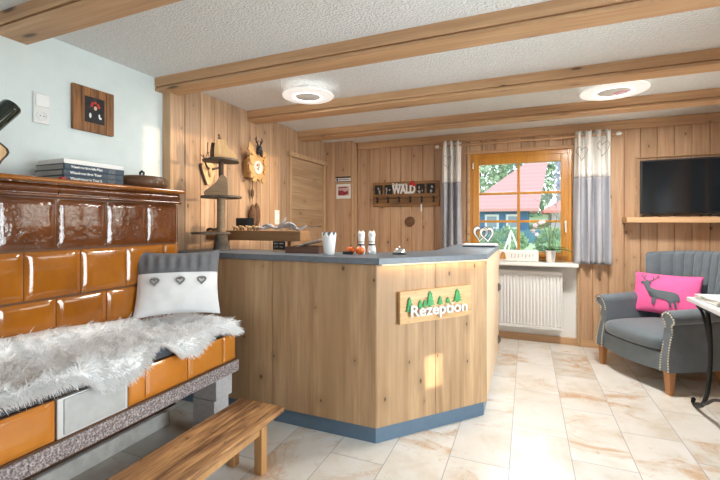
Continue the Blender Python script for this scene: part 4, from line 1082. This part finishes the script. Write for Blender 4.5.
# coat rack
ra_ = thing('coat_rack', 'dark rustic wooden coat rack board with white WALD lettering and photo tiles', 'coat rack', (-1.40, YB, 1.52))
mb = MB(); [mb.box(-.425, .425, -.030, -.002, a, b, .003) for a, b in ((0, .10), (.102, .205), (.207, .308))]; mb.build('board', M_['rack'], ra_, world=False, smooth=True)
for x in (-.345, -.215, .20, .325):
    mb = MB(); mb.box(x - .05, x + .05, -.038, -.028, .155, .272, .002); ph = mb.build('photo_tile', M_['photo'], ra_, world=False)
    mb = MB(); rr_ = random.Random(int(x * 1000))
    for q in range(5): mb.ball((x + rr_.uniform(-.03, .03), -.0385, .19 + rr_.uniform(-.02, .045)), (rr_.uniform(.005, .012), .0015, rr_.uniform(.008, .025)), 8)
    mb.build('pale_motif', M_['pages'], ph, world=False, smooth=True)
text('lettering', 'WALD', .145, M_['white'], ra_, frame_mat((1, 0, 0), (0, 0, 1), (-.01, -.042, .205)), .008, .006, .30)
text('small_lettering', 'Schwarz', .055, M_['white'], ra_, frame_mat((1, 0, 0), (0, 0, 1), (-.065, -.042, .270)), .006, .001, .19)
mb = MB(); [mb.ball((x, -.045, z), (.026, .012, .022), 12) for x, z in ((.085, .272), (.12, .262), (.10, .29))]; mb.build('red_hat_motif', M_['red'], ra_, world=False, smooth=True)
for k in range(6):
    x = -.36 + k * .144
    mb = MB(); mb.box(x - .010, x + .010, -.036, -.029, .05, .115, .002); mb.tube(smooth_path([(x, -.034, .10), (x, -.07, .105), (x, -.082, .12)], 3), .006, 7); mb.tube(smooth_path([(x, -.034, .065), (x, -.06, .05), (x, -.07, .07)], 3), .006, 7)
    mb.build('hook', M_['black'], ra_, world=False, smooth=True)
ky = thing('key', 'small key with a white tag hanging from a hook of the coat rack', 'key', (-1.40 + .216, YB - .062, 1.455))
mb = MB(); mb.tube([(.010 * math.cos(a), 0, .092 + .010 * math.sin(a)) for a in np.linspace(0, 2 * PI, 14, endpoint=False)], .0018, 5, closed=True); mb.build('ring', M_['chrome'], ky, world=False)
mb = MB(); mb.box(-.009, .009, -.002, .002, .0, .084, .001); mb.build('tag_plate', M_['white'], ky, world=False)
mb = MB(); mb.lathe([(.001, 0), (.055, .0), (.060, .006), (.060, .016), (.052, .022), (.001, .022)], 36, Matrix.Rotation(PI / 2, 4, 'X'), cap=False, wob=lambda k, z: 1 + .09 * math.sin(k * 2 * PI * 2 + 1))
for v in mb.bm.verts: v.co.z *= 1.12
tag(mb.build('wood_disc', plain('wood_disc', (.16, .075, .03), .6, var=.3, vscale=30), smooth=True, origin=(0, 0, 0)), 'round brown wooden disc on the boards below the coat rack', 'disc').location = (-1.343, YB - .0005, 1.33)
# ------------------------------------------------------------------ curtains, radiator, sill
rod = thing('curtain_rod', 'wooden curtain rod with white end knobs above the window', 'curtain rod', (-.07, 4.735, 2.215))
mb = MB(); mb.tube([(-.97, 4.735, 2.215), (.84, 4.735, 2.215)], .011, 12); mb.build('rod', M_['trim'], rod, smooth=True)
for x in (-.985, .855):
    mb = MB(); mb.ball((x, 4.735, 2.215), (.028, .020, .020), 14); mb.build('end_knob', M_['white'], rod, smooth=True)
for x in (-.96, .82):
    mb = MB(); mb.tube([(x, 4.735, 2.215), (x, YB - .001, 2.215)], .008, 8); mb.build('bracket', M_['white'], rod, smooth=True)
def curtain(label, x0, x1, zb, folds, phase, hearts):
    t = thing('curtain', label, 'curtain', ((x0 + x1) / 2, 4.735, zb), group='two-tone curtains')
    zt, zm = 2.262, 1.79
    def f(i, z):
        k = (z - zb) / (zt - zb); sp = .97 + .03 * math.cos(k * PI); 
        x = (x0 + x1) / 2 + (x1 - x0) * (i - .5) * sp + .006 * math.sin(i * 31 + z * 3)
        a = .046 * (1 - .12 * (1 - k)) * (1 if .05 < i < .95 else .7)
        w_ = math.sin(2 * PI * folds * i + phase)
        y = 4.735 + a * (abs(w_) ** .75 * (1 if w_ > 0 else -1)) + .007 * math.sin(z * 5 + i * 9) * (1 - k)
        return Vector((x, y, z + .010 * math.sin(4 * PI * folds * i) * (1 if k > .99 else 0)))
    mb = MB(); mb.grid(lambda i, j: f(i, lerp(zb, zm, j)), 90, 24); mb.build('grey_panel', M_['curtain'], t, smooth=True, angle=180, solid=.003, recalc=False)
    mb = MB(); mb.grid(lambda i, j: f(i, lerp(zm - .003, zt, j)) + Vector((0, -.0015, 0)), 90, 12); mb.build('cream_top', M_['cream'], t, smooth=True, angle=180, solid=.003, recalc=False)
    for ci, cz, w_, h_ in hearts:
        mb = MB(); mb.tube([f(max(.01, min(.99, ci + a)), cz + b) + Vector((0, -.005, 0)) for a, b in heart(36, w_, h_)], .0028, 5, closed=True); mb.build('heart_stitching', M_['thread'], t)
curtain('two-tone grey and cream curtain left of the window, behind the counter', -.935, -.70, .90, 3, 1.2, [(.3, 2.02, .5, .15)])
curtain('two-tone grey and cream curtain right of the window, nearer the armchair', .452, .79, .885, 3.5, 2.2, [(.80, 2.07, .36, .15), (.20, 2.03, .34, .14)])

rd = thing('radiator', 'white panel radiator in the niche under the window', 'radiator', (-.06, 4.74, .165))
mb = MB(); mb.box(-.46, .340, 4.745, 4.785, .172, .775, .004)
x = -.445
while x < .33: mb.box(x, x + .022, 4.728, 4.748, .20, .745, .006); x += .0335
mb.build('ribbed_panel', M_['whitemetal'], rd, smooth=True)
mb = MB(); [mb.box(-.465 + k * .0268, -.447 + k * .0268, 4.735, 4.80, .772, .785) for k in range(30)]; mb.box(-.466, .344, 4.727, 4.737, .765, .79, .002); mb.box(-.466, .344, 4.795, 4.805, .765, .79, .002); mb.build('top_grille', M_['whitemetal'], rd)
mb = MB(); [mb.box(a, b, 4.727, 4.805, .168, .79, .003) for a, b in ((-.468, -.460), (.338, .346))]; mb.build('side_cover', M_['whitemetal'], rd)
mb = MB(); mb.box(-.46, .34, 4.727, 4.748, .166, .192, .004); mb.build('lower_edge', M_['whitemetal'], rd, smooth=True)
for x in (-.3, .2):
    for z in (.25, .6):
        mb = MB(); mb.box(x - .02, x + .02, 4.784, YB + .029, z, z + .06, .003); mb.build('wall_bracket', M_['whitemetal'], rd)
for x in (-.36, -.41):
    mb = MB(); mb.tube([(x, 4.765, .174), (x, 4.765, .0)], .009, 8); mb.build('pipe', M_['whitemetal'], rd, smooth=True)

ZS = .8895
pb = thing('white_sill_box', 'long white box with an amber bell motif on the window sill', 'box', (-.09, 4.72, ZS))
mb = MB(); mb.box(-.205, .205, -.045, .045, 0, .125, .02, 3); mb.build('box', M_['white'], pb, world=False, smooth=True)
mb = MB(); P = [(v.x, v.y) for v in smooth_path([(-.026, -.035, 0), (-.032, -.03, 0), (-.026, .01, 0), (-.018, .035, 0), (0, .045, 0), (.018, .035, 0), (.026, .01, 0), (.032, -.03, 0), (.026, -.035, 0)], 4)]
mb.prism(P, .045, .050, M=Matrix(((1, 0, 0, -.155), (0, 0, -1, 0), (0, 1, 0, .060), (0, 0, 0, 1))), bev=.001); mb.build('amber_motif', plain('amber_motif', (.52, .26, .08), .6, var=.3, vscale=40), pb, world=False, smooth=True)
mb = MB(); mot = random.Random(9)
for k in range(7):
    x = -.07 + k * .036; mb.tube([(x, -.046, .05 + mot.uniform(-.01, .01)), (x + .006, -.046, .07), (x + .002, -.046, .085)], .0022, 5)
mb.build('faint_pattern', M_['thread'], pb, world=False)

orc = thing('orchid', 'white-potted orchid with pale pink blossoms on the window sill', 'plant', (.232, 4.71, ZS))
mb = MB(); mb.lathe([(.036, 0), (.040, .004), (.052, .12), (.054, .13), (.049, .13), (.046, .115)], 28, cap=False); mb.lathe([(.001, .002), (.038, .002)], 28, cap=False); mb.build('pot', M_['white'], orc, world=False, smooth=True)
mb = MB(); mb.lathe([(.001, .116), (.047, .113)], 20, cap=False); mb.build('bark_soil', M_['bark'], orc, world=False)
for a, L, lift in ((2.9, .17, .05), (.2, .20, .03), (.5, .16, .06), (3.5, .13, .07), (1.6, .13, .06), (-1.2, .15, .05), (-.4, .19, .04)):
    mb = MB(); c, s_ = math.cos(a), math.sin(a)
    def lf(i, j):
        w = .022 * math.sin(PI * (.06 + .93 * i)) ** .6; r = .01 + L * i; z = .12 + lift * math.sin(i * 2.0) - .035 * i * i; q = (j - .5) * 2 * w
        return Vector((c * r - s_ * q, s_ * r + c * q, z + abs(j - .5) * .012))
    mb.grid(lf, 10, 4); mb.build('leaf', M_['leafgreen'], orc, world=False, smooth=True, angle=180, solid=.002, recalc=False)
stems = [[(0, 0, .12), (-.03, 0, .24), (-.055, -.01, .36), (-.10, -.02, .43), (-.15, -.03, .41)], [(.01, 0, .12), (.02, .01, .28), (.05, .0, .42), (.06, 0, .50)], [(0, .01, .12), (-.01, 0, .25), (.0, 0, .40), (.01, -.01, .52)]]
for s_ in stems:
    mb = MB(); mb.tube(smooth_path(s_, 5), .0035, 6); mb.build('stem', M_['stemgreen'], orc, world=False, smooth=True)
def blossom(c, r, sd):
    mb = MB(); q = random.Random(sd); R0 = Matrix.Rotation(q.uniform(-.5, .5), 4, 'Y') @ Matrix.Rotation(q.uniform(-.4, .4), 4, 'X')
    for k in range(5):
        a = 2 * PI * k / 5 + .3; mb.ball((0, 0, 0), (r * .62, .004, r * .42), 10, M=Matrix.Translation(c) @ R0 @ Matrix.Rotation(a, 4, 'Y') @ Matrix.Translation((r * .6, 0, 0)))
    mb.ball((0, -.006, 0), r * .22, 8, M=Matrix.Translation(c) @ R0)
    mb.build('blossom', M_['petal'], orc, world=False, smooth=True)
for k, (c, r) in enumerate((((-.10, -.035, .425), .022), ((-.150, -.045, .395), .024), ((-.172, -.04, .335), .021), ((-.07, -.03, .435), .019), ((-.135, -.04, .30), .020))): blossom(c, r, k)

# ------------------------------------------------------------------ television
tvs = thing('tv_shelf', 'thick pine shelf under the television', 'shelf', (1.31, YB, 1.31))
mb = MB(); mb.box(.900, XR - .002, 4.62, YB - .001, 1.312, 1.368, .004); mb.build('board', M_['trim'], tvs, smooth=True)
mb = MB(); mb.box(1.012, 1.024, YB - .030, YB, 1.369, 1.975, .002); mb.box(1.024, XR - .002, YB - .030, YB, 1.963, 1.975, .002)
struct(mb.build('trim_7', M_['trim']), 'thin pale lath framing the wall behind the television', 'trim')
tv = thing('television', 'black flat-screen television standing on the pine wall shelf', 'television', (1.335, 4.68, 1.3685), math.radians(-2))
mb = MB(); mb.box(-.305, .345, 0, .045, .030, .555, .006); mb.build('casing', M_['black'], tv, world=False)
mb = MB(); mb.box(-.290, .330, -.003, .002, .048, .540, .001); mb.build('screen', M_['tv'], tv, world=False)
mb = MB(); mb.box(-.29, .33, -.004, .0, .034, .044, .001); mb.build('lower_bezel', M_['blackgloss'], tv, world=False)
for fx in (-.22, .23):
    mb = MB(); mb.tube(smooth_path([(fx - .07, .00, .006), (fx - .03, -.02, .03), (fx + .02, -.02, .022), (fx + .07, .0, .006)], 4), .006, 8); mb.box(fx - .01, fx + .01, -.01, .03, .018, .035); mb.build('foot', M_['black'], tv, world=False, smooth=True)


# ------------------------------------------------------------------ armchair
ac = thing('armchair', 'grey-blue channel-back armchair with nailhead trim and tapered wooden legs', 'armchair', (1.105, 4.174, 0), math.radians(-59.75))
fab = M_['chairfab']
NCH = 11
def backpt(a, v, side):
    """a -1..1 across, v 0..1 up; side 0 inner, 1 outer"""
    wb, wt = .315, .405
    w = lerp(wb, wt, v ** .8)
    x = w * a
    y = .30 - .20 * abs(a) ** 2.6 + .10 * v * (1 - .35 * abs(a) ** 2)
    z = lerp(.30, 1.035 - .035 * abs(a) ** 2, v)
    if side == 0:
        ph = (a + 1) / 2 * NCH
        y -= .030 * abs(math.sin(PI * ph)) ** .55 - .010
    else:
        y += .075 + .02 * (1 - v); x *= 1.045
    return Vector((x, y, z))
def backloop(i, j):
    a = 2 * i - 1
    # j runs round the section: inner bottom -> top -> outer bottom
    if j < .44: return backpt(a, j / .44, 0)
    if j < .56:
        t = (j - .44) / .12; p, q = backpt(a, 1, 0), backpt(a, 1, 1); return p.lerp(q, t) + Vector((0, 0, .03 * math.sin(PI * t)))
    return backpt(a, 1 - (j - .56) / .44, 1)
mb = MB(); mb.grid(backloop, NCH * 10, 50, wrap=True, caps=True); mb.build('channel_back', fab, ac, world=False, smooth=True, angle=60)
def armsec(sx):
    inner = [(.300, .18), (.300, .30), (.302, .45), (.306, .53)]
    roll = [(.355 + .056 * math.cos(a), .585 + .056 * math.sin(a)) for a in np.linspace(PI * 1.05, -PI * .42, 14)]
    outer = [(.372, .50), (.366, .42), (.372, .32), (.385, .18)]
    return [(sx * x, z) for x, z in inner + roll + outer]
def yfront(z): return interp([.18, .26, .36, .46, .54, .60, .65], [-.365, -.362, -.345, -.318, -.325, -.352, -.355], z)
for sx in (-1, 1):
    sec = armsec(sx); n_ = len(sec)
    mb = MB()
    def af(i, j, sec=sec):
        x, z = sec[int(round(j * n_)) % n_]; t = i
        y = lerp(yfront(z), .24, t)
        return Vector((x * (1 + .03 * math.sin(t * PI)), y, z + (.03 * t if z > .5 else 0)))
    mb.grid(af, 14, n_, wrap=True, caps=True)
    arm = mb.build('arm', fab, ac, world=False, smooth=True, angle=50)
    mb = MB()
    # nailheads follow both edges of the arm front
    def along(poly, step):
        out = []; acc = 0; P = [Vector((p[0], 0, p[1])) for p in poly]
        for a, b in zip(P, P[1:]):
            L = (b - a).length; d = acc
            while d < L: out.append(a.lerp(b, d / L)); d += step
            acc = d - L
        return out
    cx, cz = sx * .345, 0
    def inset(p): return (p[0] + (sx * .345 - p[0]) * .16, p[1] - (.012 if p[1] > .6 else 0))
    for p in along([inset(q) for q in sec], .0195): mb.ball((p.x, yfront(p.z) - .002, p.z), (.0075, .005, .0075), 8)
    mb.build('nailhead_trim', M_['brass'], arm, world=False, smooth=True)['label'] = 'row of pale metal nailheads'
mb = MB()
def apron(i, j):
    x = lerp(-.305, .305, i); k = math.cos((i - .5) * PI)
    return Vector((x, -.345 - .03 * k, lerp(.172 - .012 * k, .305, j)))
mb.grid(apron, 20, 4); mb.box(-.305, .305, -.345, .34, .175, .30, .01); mb.build('seat_frame', fab, ac, world=False, smooth=True)
mb = MB()
def seatf(i, j):
    a = 2 * PI * j; c, s_ = math.cos(a), math.sin(a); e = .28
    t = PI * (i - .5); ct = abs(math.cos(t)) ** .35; st = abs(math.sin(t)) ** .6 * (1 if t > 0 else -1)
    x = .297 * abs(c) ** e * (1 if c > 0 else -1) * ct; y = -.055 + .33 * abs(s_) ** e * (1 if s_ > 0 else -1) * ct
    crown = .030 * max(0, 1 - (x / .3) ** 2) * max(0, 1 - ((y + .055) / .33) ** 2) if t > 0 else 0
    bow = -.03 * math.cos(x / .3 * PI / 2) if y < -.25 else 0
    return Vector((x, y + bow, .372 + .068 * st + crown))
mb.grid(seatf, 24, 72, wrap=True); mb.build('seat_cushion', fab, ac, world=False, smooth=True, angle=180)
for x, y, sp in ((-.345, -.322, 0), (.345, -.322, 0), (-.25, .22, .04), (.25, .22, .04)):
    mb = MB(); a, b = .017, .028
    mb.prism([(-b, -b), (b, -b), (b, b), (-b, b)], .0, .185)
    for v in mb.bm.verts:
        k = 1 - v.co.z / .185; s_ = lerp(1, a / b, k); v.co.x = v.co.x * s_ + x; v.co.y = v.co.y * s_ + y + sp * k
    mb.build('leg', M_['leg_wood'], ac, world=False)

pc = thing('deer_cushion', 'bright pink cushion with a grey stag silhouette on the armchair', 'cushion', (1.12, 4.335, .488), rot=(math.radians(-17), 0, math.radians(-33)))
W, H = .52, .375
f1_, pt1 = cushion_pt(W, H, .07)
mb = MB(); mb.grid(lambda i, j: pt1(i, j, -1), 36, 30); mb.grid(lambda i, j: pt1(i, j, 1), 36, 30)
bmesh.ops.remove_doubles(mb.bm, verts=mb.bm.verts[:], dist=.0008)
mb.build('cover', M_['pink'], pc, world=False, smooth=True, angle=180)
deer = [(108, 268), (118, 262), (132, 264), (142, 255), (150, 262), (162, 264), (165, 272), (156, 278), (158, 292), (168, 305), (200, 312), (240, 314), (278, 318), (294, 328), (302, 350), (300, 368), (292, 372), (288, 362), (284, 372), (290, 392), (288, 408), (281, 408), (277, 385), (268, 372), (264, 385), (268, 402), (258, 406), (254, 380), (240, 366), (215, 362), (194, 364), (191, 390), (188, 398), (176, 398), (174, 362), (160, 345), (148, 325), (136, 305), (128, 285), (116, 278), (108, 274)]
def dm(p): return ((p[0] - 222) * .00162, (412 - p[1]) * .00150 + .058)
mb = MB(); mb.mapped_poly([dm(p) for p in deer], lambda x, z: (x, f1_(x, z) - .0075, z), 2)
def antl(path, w):
    for a, b in zip(path, path[1:]):
        a, b = dm(a), dm(b); d = Vector((b[0] - a[0], b[1] - a[1])); n_ = Vector((-d.y, d.x)).normalized() * w
        mb.mapped_poly([(a[0] - n_.x, a[1] - n_.y), (b[0] - n_.x, b[1] - n_.y), (b[0] + n_.x, b[1] + n_.y), (a[0] + n_.x, a[1] + n_.y)], lambda x, z: (x, f1_(x, z) - .0078, z), 1)
for p in ([(144, 260), (126, 252), (112, 234), (110, 216)], [(126, 252), (124, 236), (132, 222)], [(112, 236), (100, 226)], [(152, 260), (170, 254), (184, 238), (188, 218)], [(170, 254), (168, 238), (160, 226)], [(184, 238), (198, 230)]): antl(p, .0032)
mb.build('stag_silhouette', M_['deer_grey'], pc, world=False, smooth=True, angle=180, solid=.0012, recalc=False)['label'] = 'grey standing stag with antlers'

# ------------------------------------------------------------------ side table
M_['marble'] = plain('table_stone', (.6, .61, .63), .3, var=.15, vscale=9)
tb = thing('side_table', 'wrought-iron legged table with a pale stone top at the right edge', 'table', (1.34, 2.93, 0))
mb = MB(); mb.box(1.05, 1.69, 2.33, 3.535, .752, .782, .006); mb.build('table_top', M_['marble'], tb, smooth=True)
mb = MB(); mb.box(1.085, 1.65, 2.38, 3.47, .725, .752, .002); mb.build('underframe', M_['iron'], tb)
for x in (1.10, 1.60):
    for sg_ in (1, -1):
        Y = lambda q: 2.93 + sg_ * q
        mb = MB(); mb.tube([(x, Y(a), z) for a, z in [(v.x, v.y) for v in smooth_path([(.40, .74, 0), (.355, .60, 0), (.345, .45, 0), (.365, .30, 0), (.40, .18, 0), (.47, .075, 0), (.56, .028, 0), (.625, .018, 0), (.640, .036, 0), (.625, .050, 0)], 6)]], .0135, 8)
        mb.build('leg', M_['iron'], tb, smooth=True)
        mb = MB(); mb.tube([(x, Y(a), z) for a, z in [(v.x, v.y) for v in smooth_path([(.56, .73, 0), (.48, .70, 0), (.41, .62, 0), (.36, .52, 0)], 6)]], .010, 8); mb.build('bracket', M_['iron'], tb, smooth=True)
    mb = MB(); mb.tube(smooth_path([(x, 2.93 + .56, .045), (x, 2.93 + .42, .10), (x, 2.93 + .26, .19), (x, 2.93, .25), (x, 2.93 - .26, .19), (x, 2.93 - .42, .10), (x, 2.93 - .56, .045)], 6), .010, 8); mb.build('stretcher_arch', M_['iron'], tb, smooth=True)
mb = MB(); mb.tube([(1.10, 2.93, .25), (1.60, 2.93, .25)], .010, 8); mb.build('cross_bar', M_['iron'], tb, smooth=True)
def printmat(name, c1, c2, c3):
    n = NT(name); v = n.coord(); a = n.noise(v, 9, 4, .6, .5)
    n.set(Base_Color=n.ramp(a, [(.40, c1), (.52, c2), (.60, (.86, .87, .86)), (.72, c3)]), Roughness=.35); return n.m
pm = [printmat('map_print', (.80, .82, .80), (.5, .62, .52), (.72, .74, .66)), printmat('map_print_warm', (.84, .84, .82), (.62, .58, .44), (.8, .8, .78)), printmat('map_print_blue', (.84, .86, .86), (.6, .7, .74), (.82, .84, .8))]
for k, (x, y, r, lab) in enumerate(((1.235, 3.33, .06, 'bottom folded map of the pile on the stone table top'), (1.25, 3.30, -.05, 'middle folded map of the pile on the stone table top'), (1.235, 3.31, .12, 'topmost folded map of the pile on the stone table top'))):
    t = thing('folded_map', lab, 'map', (x + .03, y, .7825 + k * .0125), r, 'folded maps on the table')
    mb = MB(); mb.box(-.18, .18, -.155, .155, .0005, .0105, .004, 3); mb.build('pages', M_['paper'], t, world=False, smooth=True)
    mb = MB(); mb.box(-.181, .181, -.156, .156, .0105, .0118, .0003); mb.build('cover', pm[k], t, world=False)
mb = MB(); mb.box(-.13, .13, -.10, .10, 0, .006, .002)
tag(mb.build('leaflet', pm[2], origin=(0, 0, 0)), 'white leaflet lying nearer the camera beside the folded maps', 'leaflet').location = (1.30, 2.98, .7825)

# ------------------------------------------------------------------ outside
def ground_mat():
    n = NT('lawn'); v = n.coord(); a = n.noise(v, 1.2, 5, .65)
    n.set(Base_Color=n.ramp(a, [(.3, (.34, .46, .18)), (.6, (.56, .64, .34)), (.8, (.7, .7, .5))]), Roughness=.9); n.bump(n.noise(v, 30, 3), .5, .03); return n.m
mb = MB()
mb.grid(lambda i, j: Vector((lerp(-40, 45, i), lerp(5.12, 75, j), -.35 + max(0, lerp(5.12, 75, j) - 40) * .10 + .08 * noise.noise(Vector((i * 40, j * 30, 0))))), 40, 40)
o = mb.build('ground', ground_mat(), smooth=True, angle=180, recalc=False); struct(o, 'sunlit lawn outside the window', 'lawn')
roofm = NT('red_roof'); v_ = roofm.coord(); sp_ = roofm.n('ShaderNodeSeparateXYZ'); roofm.l(v_, sp_.inputs[0])
st_ = roofm.math('FRACT', roofm.math('MULTIPLY', sp_.outputs[2], 2.2)); roofm.set(Base_Color=roofm.mix(roofm.math('MULTIPLY', st_, .5), srgb(244, 176, 166), srgb(222, 146, 136)), Roughness=.8)
bluew = wood('blue_boards', srgb(62, 100, 138), srgb(92, 132, 168), 2, 3, .05, .7, knots=0)
def hip_house(label, x0, x1, y0, y1, zb, ze, zr, rx0, rx1, wallm, wins, e=.9):
    h = thing('house', label, 'house', ((x0 + x1) / 2, (y0 + y1) / 2, zb)); ym = (y0 + y1) / 2
    m = MB(); m.box(x0, x1, y0, y1, zb - .5, ze); m.build('wall', wallm, h)
    m = MB(); P = [(x0 - e, y0 - e, ze), (x1 + e, y0 - e, ze), (x1 + e, y1 + e, ze), (x0 - e, y1 + e, ze), (rx0, ym, zr), (rx1, ym, zr)]; low = [(p[0], p[1], p[2] - .3) for p in P[:4]]
    v = [m.bm.verts.new(p) for p in P]; w_ = [m.bm.verts.new(p) for p in low]
    for f in ((v[0], v[1], v[5], v[4]), (v[1], v[2], v[5]), (v[2], v[3], v[4], v[5]), (v[3], v[0], v[4]), (w_[0], w_[1], v[1], v[0]), (w_[1], w_[2], v[2], v[1]), (w_[2], w_[3], v[3], v[2]), (w_[3], w_[0], v[0], v[3]), (w_[3], w_[2], w_[1], w_[0])): m.bm.faces.new(f)
    m.build('roof', roofm.m, h)
    for a, b, c, d in wins:
        m = MB(); m.box(a, b, y0 - .08, y0 + .02, c, d); wf = m.build('window', M_['white'], h)
        m = MB(); g = .22; xm_ = (a + b) / 2; m.box(a + g, b - g, y0 - .10, y0 - .07, c + g, d - g); m.build('pane', plain('far_pane', (.3, .36, .42), .2), wf)
    return h
hip_house('blue-boarded house with a red hipped roof outside the window', -5.6, .2, 44, 54, -.35, 2.9, 8.6, .4, 2.2, bluew, [(-4.1, -2.7, .75, 2.3), (-2.0, -.7, .75, 2.3), (-5.4, -4.7, .75, 2.3)])
hip_house('pale house with a red roof behind bare branches, right of the blue house', 2.6, 10.5, 52, 60, -.35, 2.9, 5.0, 5, 8, plain('pale_render', srgb(214, 220, 228), .9), [(3.6, 5.0, 1.1, 2.6), (6.4, 7.8, 1.1, 2.6)])
mb = MB(); mb.box(-9, 9, 37.9, 38.0, -.4, .75); [mb.box(-9 + k * .9, -8.9 + k * .9, 37.8, 37.95, -.4, .95) for k in range(21)]
tag(mb.build('garden_fence', plain('fence_teal', srgb(110, 150, 166), .8), origin='base'), 'low teal garden fence in front of the houses', 'fence')
sw_ = thing('garden_slide', 'white slanting pole frame on the lawn in front of the blue house', 'play frame', (-.9, 16, -.35))
for a, b in (((-1.05, 16, -.45), (-.55, 16, 1.05)), ((-.05, 16.6, -.45), (-.55, 16, 1.05)), ((-.75, 16.9, -.45), (-.55, 16, 1.05))):
    mb = MB(); mb.tube([a, b], .03, 8); mb.build('pole', M_['white'], sw_, smooth=True)
def foliage(name, label, cat, c, r, mat, n_, leaf, seed, trunk=None, group=None):
    t = thing(name, label, cat, (c[0], c[1], -.35), group=group); q = random.Random(seed); m = MB()
    for k in range(n_):
        while True:
            p = Vector((q.uniform(-1, 1), q.uniform(-1, 1), q.uniform(-1, 1)))
            if p.length <= 1: break
        p = p.normalized() * (p.length ** .45); f = 1 + .25 * noise.noise(p * 2.3 + Vector((seed, 0, 0)))
        ctr = Vector((c[0] + p.x * r[0] * f, c[1] + p.y * r[1] * f, c[2] + p.z * r[2] * f))
        R_ = Euler((q.uniform(0, 6), q.uniform(0, 6), q.uniform(0, 6))).to_matrix(); s_ = leaf * q.uniform(.6, 1.3)
        vs = [m.bm.verts.new(ctr + R_ @ Vector(d) * s_) for d in ((-.5, 0, 0), (0, -.28, .06), (.5, 0, 0), (0, .28, .06))]; m.bm.faces.new(vs)
    m.build('foliage', mat, t, recalc=False)
    m = MB(); th = trunk or .12; m.tube([(c[0], c[1], -.6), (c[0] + .05, c[1], c[2] * .5), (c[0], c[1], c[2] + r[2] * .6)], [th, th * .7, th * .2], 8); m.build('trunk', M_['bark'], t, smooth=True)
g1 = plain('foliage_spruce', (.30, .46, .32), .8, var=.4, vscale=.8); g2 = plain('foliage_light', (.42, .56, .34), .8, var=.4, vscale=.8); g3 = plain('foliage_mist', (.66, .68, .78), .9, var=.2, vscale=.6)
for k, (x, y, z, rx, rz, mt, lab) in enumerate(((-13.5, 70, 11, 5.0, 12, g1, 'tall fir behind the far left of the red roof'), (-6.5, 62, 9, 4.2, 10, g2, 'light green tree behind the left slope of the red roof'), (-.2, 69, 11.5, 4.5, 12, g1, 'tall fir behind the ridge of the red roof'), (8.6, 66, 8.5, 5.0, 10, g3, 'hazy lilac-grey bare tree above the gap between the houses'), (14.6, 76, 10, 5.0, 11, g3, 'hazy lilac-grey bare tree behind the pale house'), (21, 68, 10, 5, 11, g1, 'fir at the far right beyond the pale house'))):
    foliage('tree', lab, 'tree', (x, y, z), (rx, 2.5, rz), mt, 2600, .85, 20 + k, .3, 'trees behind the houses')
for k, (x, y, rx, rz, lab) in enumerate(((-3.6, 26, 1.2, .95, 'leafy shrub at the left of the lawn'), (-1.1, 25.4, 1.1, .85, 'leafy shrub left of the middle of the lawn'), (1.5, 26.2, 1.1, .9, 'leafy shrub right of the middle of the lawn'), (4.2, 26, 1.2, .95, 'leafy shrub at the right of the lawn'))):
    foliage('shrub', lab, 'shrub', (x, y, .25), (rx, .7, rz), g2, 1100, .22, 40 + k, .05, 'shrubs on the lawn')
bt = thing('bare_tree', 'small bare-branched tree in front of the pale house', 'tree', (1.55, 17.5, -.35))
q = random.Random(77); mb = MB()
def branch(p, d, L, r, dep):
    e = p + d * L; mb.tube([p, (p + e) / 2 + Vector((q.uniform(-.05, .05), q.uniform(-.05, .05), 0)) * L, e], [r, r * .8, r * .6], 5)
    if dep:
        for _ in range(3 if dep > 1 else 4): branch(e, (d + Vector((q.uniform(-.8, .8), q.uniform(-.8, .8), q.uniform(-.1, .6)))).normalized(), L * q.uniform(.6, .8), r * .6, dep - 1)
branch(Vector((1.55, 17.5, -.5)), Vector((0, 0, 1)), 1.25, .06, 4)
mb.build('branches', plain('branch_grey', (.3, .27, .26), .9), bt, smooth=True)
vs = S.view_settings
vs.view_transform = 'Standard'; vs.look = 'None'; vs.gamma = 1; vs.use_curve_mapping = False; vs.exposure = 0.03
S.cycles.max_bounces = 8; S.cycles.diffuse_bounces = 5; S.cycles.glossy_bounces = 4; S.cycles.transparent_max_bounces = 12
S.cycles.sample_clamp_indirect = 6; S.cycles.use_denoising = True; S.cycles.caustics_reflective = False; S.cycles.caustics_refractive = False
